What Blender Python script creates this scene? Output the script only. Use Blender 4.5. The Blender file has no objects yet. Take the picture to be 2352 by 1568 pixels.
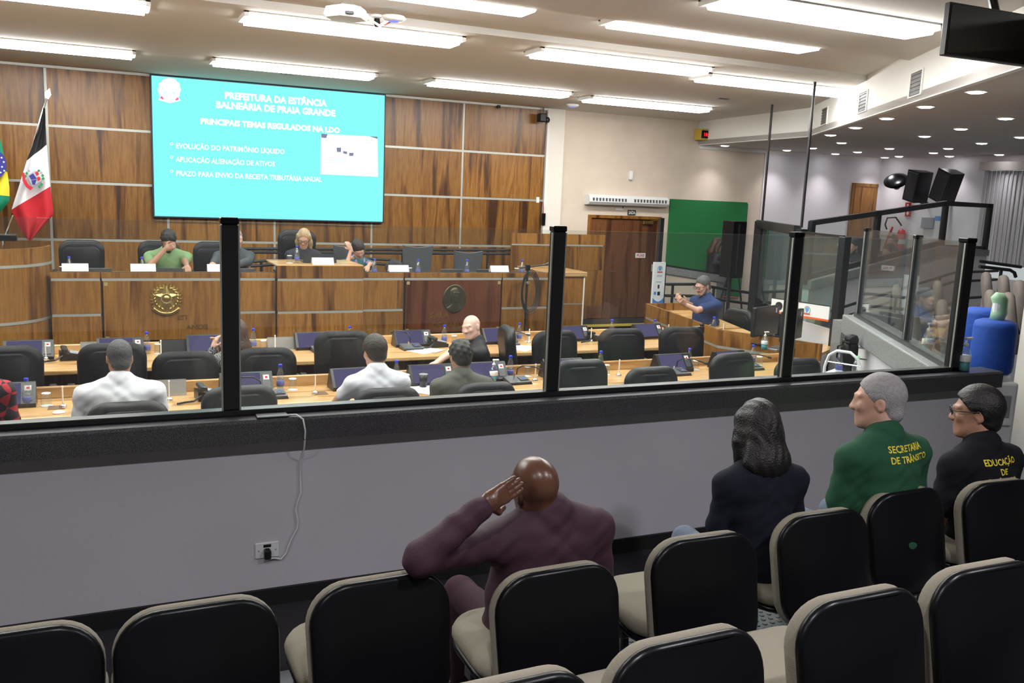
import bpy, bmesh, math, random
import numpy as np
from mathutils import Vector, Matrix
from mathutils.bvhtree import BVHTree
random.seed(7); RNG = np.random.default_rng(7)
scene = bpy.context.scene
C = scene.collection
PI = math.pi

# ------------------------------------------------------------------ camera
EYE = np.array([0.0, 0.0, 2.4])
CR = np.array([[0.91050742, -0.41140818, 0.04146739],
               [-0.03049616, -0.16682628, -0.98551457],
               [0.41236661, 0.89605374, -0.16444294]])     # rows: right, down, forward
FPX = 2050.0
cam = bpy.data.cameras.new('camera'); camo = bpy.data.objects.new('camera', cam); C.objects.link(camo)
cam.sensor_width = 36.0; cam.lens = 36.0 * FPX / 2352.0; cam.clip_start = 0.05; cam.clip_end = 100
_r, _d, _f = CR
camo.matrix_world = Matrix(((_r[0], -_d[0], -_f[0], EYE[0]), (_r[1], -_d[1], -_f[1], EYE[1]), (_r[2], -_d[2], -_f[2], EYE[2]), (0, 0, 0, 1)))
scene.camera = camo
# ------------------------------------------------------------------ world, view
w = bpy.data.worlds.new('world'); scene.world = w; w.use_nodes = True
w.node_tree.nodes['Background'].inputs[0].default_value = (0.8, 0.85, 1.0, 1); w.node_tree.nodes['Background'].inputs[1].default_value = 0.004
scene.view_settings.view_transform = 'Standard'; scene.view_settings.look = 'None'
scene.view_settings.exposure = 0.0; scene.view_settings.gamma = 1.0; scene.view_settings.use_curve_mapping = False
TUBE = 30.0        # emission of the ceiling light troughs
DOWN = 60.0        # watts of each recessed downlight in the side gallery
DIM = 250.0          # watts of each dimmed downlight over the near gallery

cy = scene.cycles; cy.max_bounces = 6; cy.diffuse_bounces = 3; cy.glossy_bounces = 3; cy.transmission_bounces = 4; cy.transparent_max_bounces = 16; cy.caustics_reflective = False; cy.caustics_refractive = False

def _ray(u, v): return CR.T @ np.array([(u - 1176.0) / FPX, (v - 784.0) / FPX, 1.0])
def atY(u, v, y): d = _ray(u, v); return Vector(EYE + d * (y / d[1]))            # the point of the plane y seen at a pixel of the photo
def atZ(u, v, z): d = _ray(u, v); return Vector(EYE + d * ((z - 2.4) / d[2]))

# ------------------------------------------------------------------ materials
M = {}
def _nt(name):
    m = bpy.data.materials.new(name); m.use_nodes = True; nt = m.node_tree
    return m, nt, nt.nodes['Principled BSDF']
def mat(name, col, rough=0.5, metal=0.0, spec=0.5, noise=0.0, nscale=20.0, bump=0.0, bscale=60.0, emit=None, estr=0.0, trans=0.0, alpha=1.0, coat=0.0):
    m, nt, b = _nt(name); N = nt.nodes; L = nt.links
    b.inputs['Base Color'].default_value = (*col, 1); b.inputs['Roughness'].default_value = rough
    b.inputs['Metallic'].default_value = metal; b.inputs['Specular IOR Level'].default_value = spec
    if trans: b.inputs['Transmission Weight'].default_value = trans
    if coat: b.inputs['Coat Weight'].default_value = coat
    b.inputs['Alpha'].default_value = alpha
    if emit: b.inputs['Emission Color'].default_value = (*emit, 1); b.inputs['Emission Strength'].default_value = estr
    tc = None
    if noise or bump: tc = N.new('ShaderNodeTexCoord')
    if noise:
        n = N.new('ShaderNodeTexNoise'); n.inputs['Scale'].default_value = nscale; n.inputs['Detail'].default_value = 5
        L.new(tc.outputs['Object'], n.inputs['Vector'])
        mx = N.new('ShaderNodeMix'); mx.data_type = 'RGBA'
        mx.inputs[6].default_value = (*[c * (1 - noise) for c in col], 1); mx.inputs[7].default_value = (*[min(1, c * (1 + noise)) for c in col], 1)
        L.new(n.outputs['Fac'], mx.inputs[0]); L.new(mx.outputs[2], b.inputs['Base Color'])
    if bump:
        n2 = N.new('ShaderNodeTexNoise'); n2.inputs['Scale'].default_value = bscale; n2.inputs['Detail'].default_value = 4
        L.new(tc.outputs['Object'], n2.inputs['Vector'])
        bp = N.new('ShaderNodeBump'); bp.inputs['Strength'].default_value = bump; bp.inputs['Distance'].default_value = 0.01
        L.new(n2.outputs['Fac'], bp.inputs['Height']); L.new(bp.outputs['Normal'], b.inputs['Normal'])
    M[name] = m; return m
def wood(name, dark, mid, light, rough=0.32, gs=1.0, axis='z'):
    m, nt, b = _nt(name); N = nt.nodes; L = nt.links
    tc = N.new('ShaderNodeTexCoord'); oi = N.new('ShaderNodeObjectInfo')
    add = N.new('ShaderNodeVectorMath'); add.operation = 'ADD'
    sc = N.new('ShaderNodeVectorMath'); sc.operation = 'SCALE'; sc.inputs[3].default_value = 37.0
    cmb = N.new('ShaderNodeCombineXYZ')
    for i in range(3): L.new(oi.outputs['Random'], cmb.inputs[i])
    L.new(cmb.outputs[0], sc.inputs[0]); L.new(tc.outputs['Object'], add.inputs[0]); L.new(sc.outputs[0], add.inputs[1])
    mp = N.new('ShaderNodeMapping'); s = {'z': (7 * gs, 7 * gs, 0.55 * gs), 'x': (0.55 * gs, 7 * gs, 7 * gs)}[axis]
    mp.inputs['Scale'].default_value = s; L.new(add.outputs[0], mp.inputs['Vector'])
    n1 = N.new('ShaderNodeTexNoise'); n1.inputs['Scale'].default_value = 1.0; n1.inputs['Detail'].default_value = 3; n1.inputs['Distortion'].default_value = 0.6
    L.new(mp.outputs[0], n1.inputs['Vector'])
    mul = N.new('ShaderNodeMath'); mul.operation = 'MULTIPLY'; mul.inputs[1].default_value = 16.0; L.new(n1.outputs['Fac'], mul.inputs[0])
    sn = N.new('ShaderNodeMath'); sn.operation = 'SINE'; L.new(mul.outputs[0], sn.inputs[0])          # ring lines of the veneer
    mp2 = N.new('ShaderNodeMapping'); mp2.inputs['Scale'].default_value = tuple(8 * k for k in s); L.new(add.outputs[0], mp2.inputs['Vector'])
    n2 = N.new('ShaderNodeTexNoise'); n2.inputs['Scale'].default_value = 1.0; n2.inputs['Detail'].default_value = 5; L.new(mp2.outputs[0], n2.inputs['Vector'])
    ma = N.new('ShaderNodeMath'); ma.operation = 'MULTIPLY_ADD'; ma.inputs[1].default_value = 0.13; L.new(sn.outputs[0], ma.inputs[0]); L.new(n1.outputs['Fac'], ma.inputs[2])
    mb = N.new('ShaderNodeMath'); mb.operation = 'MULTIPLY_ADD'; mb.inputs[1].default_value = 0.55; L.new(n2.outputs['Fac'], mb.inputs[0]); L.new(ma.outputs[0], mb.inputs[2])
    cr = N.new('ShaderNodeValToRGB'); e = cr.color_ramp.elements
    e[0].position = 0.46; e[0].color = (*dark, 1); e[1].position = 1.06; e[1].color = (*light, 1)
    k = e.new(0.75); k.color = (*mid, 1); L.new(mb.outputs[0], cr.inputs[0])
    hs = N.new('ShaderNodeHueSaturation'); vr = N.new('ShaderNodeMapRange'); vr.inputs[3].default_value = 0.82; vr.inputs[4].default_value = 1.18
    L.new(oi.outputs['Random'], vr.inputs[0]); L.new(vr.outputs[0], hs.inputs['Value']); L.new(cr.outputs[0], hs.inputs['Color'])
    L.new(hs.outputs[0], b.inputs['Base Color']); b.inputs['Roughness'].default_value = rough
    M[name] = m; return m
def emis(name, col, s):
    m, nt, b = _nt(name); N = nt.nodes; e = N.new('ShaderNodeEmission'); e.inputs[0].default_value = (*col, 1); e.inputs[1].default_value = s
    nt.links.new(e.outputs[0], N['Material Output'].inputs[0]); M[name] = m; return m
def glass(name, tint=(0.93, 0.955, 0.945), haze=0.03, refl=1.0):
    m, nt, b = _nt(name); N = nt.nodes; L = nt.links; N.remove(b)
    tr = N.new('ShaderNodeBsdfTransparent'); tr.inputs[0].default_value = (*tint, 1)
    gl = N.new('ShaderNodeBsdfGlossy'); gl.inputs['Roughness'].default_value = 0.0; gl.inputs[0].default_value = (0.95, 1, 0.98, 1)
    df = N.new('ShaderNodeBsdfDiffuse'); df.inputs[0].default_value = (0.7, 0.72, 0.75, 1)
    lw = N.new('ShaderNodeLayerWeight'); pw = N.new('ShaderNodeMath'); pw.operation = 'POWER'; pw.inputs[1].default_value = 5.0
    L.new(lw.outputs['Facing'], pw.inputs[0])
    ml = N.new('ShaderNodeMath'); ml.operation = 'MULTIPLY_ADD'; ml.inputs[1].default_value = 0.9 * refl; ml.inputs[2].default_value = 0.042 * refl; L.new(pw.outputs[0], ml.inputs[0])
    m1 = N.new('ShaderNodeMixShader'); m1.inputs[0].default_value = haze; L.new(tr.outputs[0], m1.inputs[1]); L.new(df.outputs[0], m1.inputs[2])
    m2 = N.new('ShaderNodeMixShader'); L.new(ml.outputs[0], m2.inputs[0]); L.new(m1.outputs[0], m2.inputs[1]); L.new(gl.outputs[0], m2.inputs[2])
    L.new(m2.outputs[0], N['Material Output'].inputs[0]); M[name] = m; return m
def granite(name, a, b_, rough=0.3, scale=160):
    m, nt, b = _nt(name); N = nt.nodes; L = nt.links
    tc = N.new('ShaderNodeTexCoord'); n = N.new('ShaderNodeTexNoise'); n.inputs['Scale'].default_value = scale; n.inputs['Detail'].default_value = 3
    L.new(tc.outputs['Object'], n.inputs['Vector']); cr = N.new('ShaderNodeValToRGB'); cr.color_ramp.elements[0].position = 0.36; cr.color_ramp.elements[1].position = 0.64
    cr.color_ramp.elements[0].color = (*a, 1); cr.color_ramp.elements[1].color = (*b_, 1)
    L.new(n.outputs['Fac'], cr.inputs[0]); L.new(cr.outputs[0], b.inputs['Base Color']); b.inputs['Roughness'].default_value = rough
    M[name] = m; return m
wood('veneer', (0.055, 0.020, 0.005), (0.175, 0.072, 0.013), (0.31, 0.145, 0.030))
wood('veneer_red', (0.05, 0.013, 0.006), (0.085, 0.026, 0.011), (0.13, 0.045, 0.018), rough=0.16)
wood('veneer_light', (0.30, 0.15, 0.050), (0.52, 0.30, 0.115), (0.66, 0.42, 0.19), rough=0.22, axis='x')
wood('door_wood', (0.07, 0.022, 0.008), (0.14, 0.05, 0.018), (0.20, 0.08, 0.03), rough=0.4)
mat('ceiling', (0.66, 0.63, 0.58), 0.9, noise=0.03, nscale=3)
mat('ceiling_side', (0.60, 0.56, 0.53), 0.9, noise=0.03, nscale=3)
mat('soffit', (0.82, 0.83, 0.79), 0.8)
mat('wall_cream', (0.70, 0.60, 0.49), 0.9, noise=0.14, nscale=2.2, bump=0.15, bscale=9)
mat('wall_pilaster', (0.80, 0.76, 0.68), 0.8)
mat('wall_white', (0.78, 0.76, 0.78), 0.85, noise=0.03, nscale=2)
mat('wall_grey', (0.60, 0.595, 0.65), 0.8, noise=0.08, nscale=1.6, bump=0.1, bscale=40)
mat('carpet', (0.022, 0.021, 0.026), 0.95, noise=0.3, nscale=150, bump=0.4, bscale=220)
mat('rubber', (0.20, 0.22, 0.235), 0.5, noise=0.12, nscale=40)
mat('chamber_floor', (0.10, 0.09, 0.085), 0.7, noise=0.2, nscale=60)
mat('alu', (0.46, 0.47, 0.43), 0.45, metal=0.6)
mat('chrome', (0.85, 0.86, 0.88), 0.12, metal=1.0)
mat('black_frame', (0.012, 0.013, 0.016), 0.32)
mat('black_matte', (0.010, 0.010, 0.012), 0.6)
mat('black_plastic', (0.004, 0.004, 0.005), 0.30, spec=0.22)
mat('white_plastic', (0.80, 0.82, 0.82), 0.4)
mat('white_trim', (0.82, 0.81, 0.76), 0.6)
mat('yellow_paint', (0.75, 0.62, 0.10), 0.6)
granite('granite', (0.018, 0.018, 0.022), (0.115, 0.115, 0.125), 0.3, 230)
granite('granite_light', (0.16, 0.165, 0.165), (0.34, 0.35, 0.35), 0.4, 120)
glass('pane', haze=0.028); glass('pane_side', haze=0.03, refl=1.2)
emis('tube', (1.0, 0.985, 0.96), TUBE)
emis('down', (1.0, 0.97, 1.0), 22.0)
mat('brass', (0.62, 0.47, 0.17), 0.28, metal=1.0)
mat('brass_dull', (0.50, 0.42, 0.20), 0.5, metal=0.6)
mat('bronze', (0.085, 0.080, 0.045), 0.34, metal=0.75)
mat('grille', (0.10, 0.10, 0.10), 0.6)

# ------------------------------------------------------------------ mesh helpers
def obj(name, bm, m=None, parent=None, smooth=False, loc=None, rot=None):
    me = bpy.data.meshes.new(name)
    if isinstance(bm, bmesh.types.BMesh):
        bmesh.ops.recalc_face_normals(bm, faces=bm.faces); bm.to_mesh(me); bm.free()
    else:
        v, f = bm; me.from_pydata([tuple(p) for p in v], [], [tuple(q) for q in f]); me.update()
    if smooth:
        for p in me.polygons: p.use_smooth = True
    if m:
        for q in (m if isinstance(m, (list, tuple)) else [m]): me.materials.append(M[q])
    o = bpy.data.objects.new(name, me); C.objects.link(o)
    if loc is not None: o.location = loc
    if rot is not None: o.rotation_euler = rot
    if parent is not None: o.parent = parent
    return o
def tag(o, label, cat, group=None):
    o['label'] = label; o['category'] = cat
    if group: o['group'] = group
    return o
def thing(name, label, cat, loc=(0, 0, 0), rz=0.0, group=None, rot=None):
    o = bpy.data.objects.new(name, None); C.objects.link(o); o.empty_display_size = 0.1
    o.location = loc; o.rotation_euler = rot if rot is not None else (0, 0, rz); return tag(o, label, cat, group)
def struct(name, bm, m, parent=None, smooth=False):
    o = obj(name, bm, m, parent, smooth)
    if parent is None: o['kind'] = 'structure'
    return o
def dup(root, loc=None, rz=None, label=None, group=None):
    r = root.copy(); C.objects.link(r)
    if loc is not None: r.location = loc
    if rz is not None: r.rotation_euler = (0, 0, rz)
    if label: r['label'] = label
    if group: r['group'] = group
    for ch in [c for c in bpy.data.objects if c.parent == root]:
        c = ch.copy(); C.objects.link(c); c.parent = r; c.matrix_parent_inverse = ch.matrix_parent_inverse.copy()
        for g in [k for k in bpy.data.objects if k.parent == ch]:
            d = g.copy(); C.objects.link(d); d.parent = c
    return r
def add_box(bm, lo, hi, bevel=0.0, seg=2, mtx=None):
    lo = Vector(lo); hi = Vector(hi); c = (lo + hi) / 2; s = hi - lo
    t = Matrix.Translation(c) @ Matrix.Diagonal((abs(s.x), abs(s.y), abs(s.z), 1))
    if mtx is not None: t = mtx @ t
    r = bmesh.ops.create_cube(bm, size=1.0, matrix=t)
    if bevel > 0:
        ed = list({e for v in r['verts'] for e in v.link_edges})
        bmesh.ops.bevel(bm, geom=ed, offset=bevel, segments=seg, affect='EDGES', profile=0.5)
    return bm
def box(lo, hi, bevel=0.0, seg=2, mtx=None): return add_box(bmesh.new(), lo, hi, bevel, seg, mtx)
def add_tube(bm, pts, r, n=8, closed=False, cap=True):
    pts = [Vector(p) for p in pts]; rs = r if isinstance(r, (list, tuple)) else [r] * len(pts); rings = []
    up = Vector((0, 0, 1)); prev = None
    for i, p in enumerate(pts):
        if closed: d = pts[(i + 1) % len(pts)] - pts[i - 1]
        else: d = pts[min(i + 1, len(pts) - 1)] - pts[max(i - 1, 0)]
        d = d.normalized() if d.length > 1e-9 else Vector((0, 0, 1))
        if prev is None:
            a = up.cross(d)
            if a.length < 1e-3: a = Vector((1, 0, 0)).cross(d)
        else: a = prev - d * prev.dot(d)
        a.normalize(); prev = a; b = d.cross(a)
        rings.append([bm.verts.new(p + (a * math.cos(2 * PI * k / n) + b * math.sin(2 * PI * k / n)) * rs[i]) for k in range(n)])
    m = len(rings)
    for i in range(m if closed else m - 1):
        A, B = rings[i], rings[(i + 1) % m]
        for k in range(n): bm.faces.new((A[k], A[(k + 1) % n], B[(k + 1) % n], B[k]))
    if cap and not closed:
        bm.faces.new(rings[0][::-1]); bm.faces.new(rings[-1])
    return bm
def tube(pts, r, n=8, closed=False): return add_tube(bmesh.new(), pts, r, n, closed)
def add_lathe(bm, prof, n=20, c=(0, 0, 0), axis=None):
    c = Vector(c); rings = []
    for (r, z) in prof:
        if r < 1e-6: rings.append([bm.verts.new(c + Vector((0, 0, z)))])
        else: rings.append([bm.verts.new(c + Vector((r * math.cos(2 * PI * k / n), r * math.sin(2 * PI * k / n), z))) for k in range(n)])
    for i in range(len(rings) - 1):
        A, B = rings[i], rings[i + 1]
        for k in range(n):
            q = [A[k % len(A)], A[(k + 1) % len(A)], B[(k + 1) % len(B)], B[k % len(B)]]
            u = []
            for v in q:
                if v not in u: u.append(v)
            if len(u) >= 3: bm.faces.new(u)
    if len(rings[0]) > 1: bm.faces.new(rings[0][::-1])
    if len(rings[-1]) > 1: bm.faces.new(rings[-1])
    return bm
def lathe(prof, n=20, c=(0, 0, 0)): return add_lathe(bmesh.new(), prof, n, c)
def add_prism(bm, pts, d, axis='z', off=0.0):
    """extrude a 2D outline by d along an axis: 'z' uses (x,y), 'y' uses (x,z), 'x' uses (y,z)"""
    def P(a, b, t):
        return {'z': (a, b, t), 'y': (a, t, b), 'x': (t, a, b)}[axis]
    lo = [bm.verts.new(P(a, b, off)) for a, b in pts]; hi = [bm.verts.new(P(a, b, off + d)) for a, b in pts]; n = len(pts)
    bm.faces.new(lo); bm.faces.new(hi[::-1])
    for i in range(n): bm.faces.new((lo[i], hi[i], hi[(i + 1) % n], lo[(i + 1) % n]))
    return bm
def prism(pts, d, axis='z', off=0.0): return add_prism(bmesh.new(), pts, d, axis, off)
def rrect(w, h, r, n=5, cx=0.0, cy=0.0):
    o = []
    for sx, sy, a0 in ((1, -1, -90), (1, 1, 0), (-1, 1, 90), (-1, -1, 180)):
        for k in range(n + 1):
            a = math.radians(a0 + 90 * k / n); o.append((cx + sx * (w / 2 - r) + r * math.cos(a), cy + sy * (h / 2 - r) + r * math.sin(a)))
    return o
def text_mesh(s, size, bold=0.0, extrude=0.0, align='LEFT', spacing=1.0, res=3):
    cu = bpy.data.curves.new('t', 'FONT'); cu.body = s; cu.size = size; cu.offset = bold; cu.extrude = extrude; cu.align_x = align
    cu.space_character = spacing; cu.resolution_u = res
    o = bpy.data.objects.new('t', cu); C.objects.link(o); bpy.context.view_layer.update()
    me = bpy.data.meshes.new_from_object(o.evaluated_get(bpy.context.evaluated_depsgraph_get()))
    bpy.data.objects.remove(o); bpy.data.curves.remove(cu); return me
def text(name, s, size, m, parent, loc, rot=(PI / 2, 0, 0), width=None, **kw):
    me = text_mesh(s, size, **kw)
    if width:
        xs = [v.co.x for v in me.vertices]; k = width / (max(xs) - min(xs))
        for v in me.vertices: v.co.x *= k
    me.materials.clear(); me.materials.append(M[m])
    o = bpy.data.objects.new(name, me); C.objects.link(o); o.location = loc; o.rotation_euler = rot
    if parent: o.parent = parent
    return o
# ================================================================== ROOM SHELL
CEIL = 3.88; LOW = 3.45; YB = 14.5
SOF = [(10.42, YB), (9.99, 11.08), (6.07, 4.61), (4.65, 2.4), (-6.5, 2.4)]         # edge between chamber ceiling and side gallery ceiling
def flat(name, pts, z, m, t=0.08): return struct(name, prism(pts, t, 'z', z), m)
struct('floor', box((-6.5, 4.2, -0.1), (15.4, YB, 0.0)), 'chamber_floor')
cut = [(-6.5, 8.25), (-6.5, YB), SOF[0], SOF[1], (8.275, 8.25)]
flat('ceiling', cut, CEIL, 'ceiling', 0.14)
def sofx(y): return 6.07 + (y - 4.61) * (9.99 - 6.07) / (11.08 - 4.61) if y > 4.61 else 6.07 - (4.61 - y) * (6.07 - 4.65) / (4.61 - 2.4)
flat('ceiling', [(-6.5, 6.9), (-6.5, 8.25), (sofx(8.25), 8.25), (sofx(6.9), 6.9)], CEIL + 0.06, 'ceiling')
flat('ceiling', [(-6.5, 2.4), (-6.5, 6.9), (sofx(6.9), 6.9), (6.07, 4.61), (4.65, 2.4)], CEIL, 'ceiling', 0.14)
flat('ceiling', [SOF[0], SOF[1], SOF[2], SOF[3], SOF[4], (-6.5, -3.5), (15.4, -3.5), (15.4, YB)], LOW, 'ceiling_side')
# vertical soffit band between the two ceilings, with three air grilles
for i in range(4):
    a, b = Vector(SOF[i] + (0,)), Vector(SOF[i + 1] + (0,)); d = (b - a).normalized(); n = Vector((d.y, -d.x, 0)) * (-1)
    if n.dot(Vector((0, 7, 0)) - a) < 0: n = -n
    bm = bmesh.new()
    vs = [bm.verts.new(q) for q in (a + Vector((0, 0, LOW - 0.01)), b + Vector((0, 0, LOW - 0.01)), b + Vector((0, 0, CEIL + .1)), a + Vector((0, 0, CEIL + .1)))]
    f = bm.faces.new(vs); r = bmesh.ops.extrude_face_region(bm, geom=[f]); bmesh.ops.translate(bm, verts=[v for v in r['geom'] if isinstance(v, bmesh.types.BMVert)], vec=-n * 0.06)
    struct('trim_%d' % (i + 1), bm, 'soffit')
def on_soffit(u, v):
    a = np.array([9.99, 11.08]); d = np.array([6.07 - 9.99, 4.61 - 11.08]); d /= np.linalg.norm(d); n = np.array([d[1], -d[0]]); r = CR.T @ np.array([(u - 1176) / FPX, (v - 784) / FPX, 1])
    return Vector(EYE + r * ((n @ a) / (n @ r[:2])))
for (u, v, s, lab) in ((2105, 192, .30, 'grey louvred air grille on white soffit beside black television'), (1983, 234, .30, 'grey louvred air grille on white soffit between two other grilles'), (1894, 267, .30, 'grey louvred air grille on white soffit above black hanging rods')):
    p = on_soffit(u, v); t = thing('air_grille', lab, 'air grille', p, math.atan2(-3.92, 6.47) + PI)
    s2 = s * 0.62
    for q in ((-s2, -s2 - .02, s2, -s2), (-s2, s2, s2, s2 + .02)): obj('grille_frame', box((q[0] - .02, -.012, q[1]), (q[2] + .02, .012, q[3])) if False else box((-.012, q[0] - .02, q[1] * .6), (.012, q[2] + .02, q[3] * .6)), 'white_trim', t)
    for sy in (-1, 1): obj('grille_frame', box((-.012, sy * s2 - .02, -s2 * .62), (.012, sy * s2 + .02, s2 * .62)), 'white_trim', t)
    obj('backing', box((-.006, -s2, -s2 * .6), (.002, s2, s2 * .6)), 'grille', t)
    for k in range(6):
        z = -s2 * .52 + k * s2 * 1.04 / 5; obj('louvre', box((-.010, -s2 + .01, z - .008), (.010, s2 - .01, z + .008)), 'grille', t)
# walls
WB = struct('wall_back', box((-6.5, YB, 0), (7.17, YB + .15, CEIL)), 'black_matte')
xs = [-6.0 - .27] + [-0.685 + 1.57 * k for k in range(-3, 5)] + [7.15]; zs = [0.0, 0.69, 1.46, 2.28, 3.06, CEIL - .015]
G = 0.018
for i in range(len(xs) - 1):
    for j in range(len(zs) - 1):
        if xs[i + 1] < -2.4: continue
        w, h = xs[i + 1] - xs[i] - 2 * G, zs[j + 1] - zs[j] - 2 * G
        o = obj('panel', box((-w / 2, -.03, -h / 2), (w / 2, 0.0, h / 2), .003, 1), 'veneer', WB, loc=((xs[i] + xs[i + 1]) / 2, YB, (zs[j] + zs[j + 1]) / 2))
for x in xs[3:-1]: obj('strip', box((x - G, YB - .02, 0), (x + G, YB, CEIL - .02)), 'alu', WB)
for z in zs[1:-1]: obj('strip', box((-2.3, YB - .024, z - G), (7.15, YB, z + G)), 'alu', WB)
obj('cover_strip', box((-6.5, YB - .06, CEIL - .035), (7.15, YB, CEIL)), 'alu', WB)
for x in (1.9, 4.05, 6.2): obj('strip_hook', box((x - .025, YB - .1, CEIL - .07), (x + .025, YB - .05, CEIL - .02)), 'black_matte', WB)
struct('wall_back', box((7.17, YB - .06, 0), (7.5, YB + .15, CEIL)), 'wall_pilaster')
obj('corner_trim', box((7.15, YB - .075, 0), (7.2, YB, CEIL)), 'white_trim', WB)
DX0, DX1, DZ0, DZ1 = 8.10, 9.70, 0.116, 2.06
wb2 = bmesh.new(); add_box(wb2, (7.5, YB, 0), (DX0, YB + .15, CEIL)); add_box(wb2, (DX1, YB, 0), (12.05, YB + .15, CEIL)); add_box(wb2, (DX0, YB, DZ1), (DX1, YB + .15, CEIL))
struct('wall_back', wb2, 'wall_cream')
struct('wall_back', box((12.05, YB - .02, 0), (15.4, YB + .15, LOW + .1)), 'wall_white')
struct('wall_right', box((15.21, -3.5, 0), (15.4, YB, LOW + .05)), 'wall_white')
struct('wall_left', box((-6.7, -3.5, 0), (-6.5, YB, CEIL)), 'wall_cream')
struct('wall_front', box((-6.7, -3.7, 0), (15.4, -3.5, CEIL)), 'wall_grey')
struct('trim_5', box((10.45, YB - .03, LOW - .07), (15.21, YB - .002, LOW)), 'white_trim')
# door in the cream wall
D1 = struct('door_1', box((DX0, YB + .05, DZ0), (DX1, YB + .15, DZ1)), 'black_matte')
for lo, hi in (((DX0, YB - .03, DZ0), (DX0 + .07, YB + .05, DZ1)), ((DX1 - .07, YB - .03, DZ0), (DX1, YB + .05, DZ1)), ((DX0 + .07, YB - .03, DZ1 - .06), (DX1 - .07, YB + .05, DZ1))):
    obj('door_frame', box(lo, hi, .006, 1), 'veneer', D1)
for lo, hi in ((DX0 + .075, DX0 + .42), (DX0 + .425, DX1 - .075)):
    c = (lo + hi) / 2; o = obj('door_leaf', box((lo - c, -.02, -.93), (hi - c, .02, .93), .003, 1), 'door_wood', D1, loc=(c, YB + .03, (DZ0 + DZ1 - .06) / 2))
obj('door_closer', box((DX1 - .42, YB - .05, DZ1 - .15), (DX1 - .2, YB + .01, DZ1 - .09), .01), 'brass', D1)
obj('closer_arm', tube([(DX1 - .3, YB - .045, DZ1 - .09), (DX1 - .12, YB - .06, DZ1 - .065)], .008), 'brass', D1)
obj('door_handle', tube([(DX0 + .5, YB - .0, 1.02), (DX0 + .5, YB - .06, 1.02), (DX0 + .62, YB - .06, 1.02)], .012), 'chrome', D1)
mat('paper', (0.83, 0.83, 0.84), 0.7); mat('red_print', (0.55, 0.06, 0.06), 0.6); mat('white_print', (0.85, 0.85, 0.85), 0.5)
ps = thing('door_sign', 'small white push plate sign with red word on wooden door', 'sign', (9.29, YB + .005, 1.32))
obj('plate', box((-.11, -.004, -.045), (.11, 0.004, .045)), 'paper', ps); text('lettering', 'PUXE', .07, 'red_print', ps, (-.085, -.0055, -.025), width=.17, bold=.002)
# landing with yellow nosing in front of the door
ln = struct('floor', box((7.0, 13.82, 0.0), (12.0, YB, 0.116)), 'carpet'); obj('nosing', box((7.0, 13.79, .085), (9.8, 13.85, .121)), 'yellow_paint', ln)

# ================================================================== CEILING LIGHTS
def light_trough(x0, x1, y, z, w=.42, lab=''):
    t = thing('ceiling_light', lab, 'ceiling light', ((x0 + x1) / 2, y, z), 0, 'long light troughs of the chamber ceiling')
    L = (x1 - x0) / 2
    obj('diffuser', prism([(-w / 2 + .02, 0), (w / 2 - .02, 0), (w / 2 - .07, -.075), (-w / 2 + .07, -.075)], 2 * L - .08, 'x', -L + .04), 'tube', t)
    bm = bmesh.new()
    for s in (-1, 1): add_box(bm, (-L, s * (w / 2 - .015) - .015, -.012), (L, s * (w / 2 - .015) + .015, 0)); add_box(bm, (s * (L - .02) - .02, -w / 2, -.045), (s * (L - .02) + .02, w / 2, 0))
    obj('housing', bm, 'white_trim', t)
LT = 'long white light trough on chamber ceiling '
for x0, x1, y, z, lb in ((-1.74, .41, 12.15, CEIL, 'above the flags'), (1.27, 3.35, 12.05, CEIL, 'just above the turquoise screen'), (4.11, 6.27, 12.05, CEIL, 'above the wood wall right of the screen'), (6.7, 8.95, 12.3, CEIL, 'above the air curtain and door'),
                         (-1.74, .42, 8.75, CEIL, 'over the desks below the flags'), (1.18, 3.27, 8.68, CEIL, 'beside the white projector'), (4.12, 6.29, 8.75, CEIL, 'in the second row, centre of ceiling'), (6.52, 8.94, 9.15, CEIL, 'crossed by the black hanging rod'),
                         (1.18, 3.31, 7.06, CEIL + .06, 'half hidden in the ceiling step near projector'), (4.06, 6.33, 7.06, CEIL + .06, 'half hidden in the ceiling step, centre'), (-1.74, .42, 7.06, CEIL + .06, 'half hidden in the step over left desks'),
                         (4.12, 6.22, 5.65, CEIL, 'close to the black television'), (1.18, 3.27, 5.65, CEIL, 'over the glass partition, second from television'), (-1.74, .42, 5.65, CEIL, 'over the glass partition, third from television'), (-4.6, -2.5, 8.75, CEIL, 'over the left end of the desks'), (-4.6, -2.5, 12.05, CEIL, 'over the left end of the platform')):
    light_trough(x0, x1, y, z, lab=LT + lb)
def downlight(x, y, power, lab, group, emat='down', spot=True, z=LOW, r=.075, cone=100):
    t = thing('downlight', lab, 'downlight', (x, y, z), 0, group)
    obj('lamp_ring', lathe([(r, 0), (r + .022, 0), (r + .018, -.014), (r, -.012)], 20), 'white_trim', t)
    obj('lamp_disc', lathe([(0, -.002), (r, -.002), (r, -.012), (r * .8, -.022), (0, -.028)], 16), emat, t)
    if spot:
        l = bpy.data.lights.new('downlight_beam', 'SPOT'); l.energy = power; l.color = (1.0, .955, 1.0); l.spot_size = math.radians(cone); l.spot_blend = 1.0; l.shadow_soft_size = .07
        lo = bpy.data.objects.new('downlight_beam', l); C.objects.link(lo); lo.parent = t; lo.location = (0, 0, -.03)
DL = [(2242, 211), (2126, 245), (2310, 272), (2037, 272), (2207, 296), (1965, 293), (2124, 313), (1908, 310), (2255, 329), (1933, 328), (2043, 341), (2178, 341), (2295, 355), (2144, 351), (1970, 349), (1866, 340), (2065, 359), (2237, 363), (2345, 315)]
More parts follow.
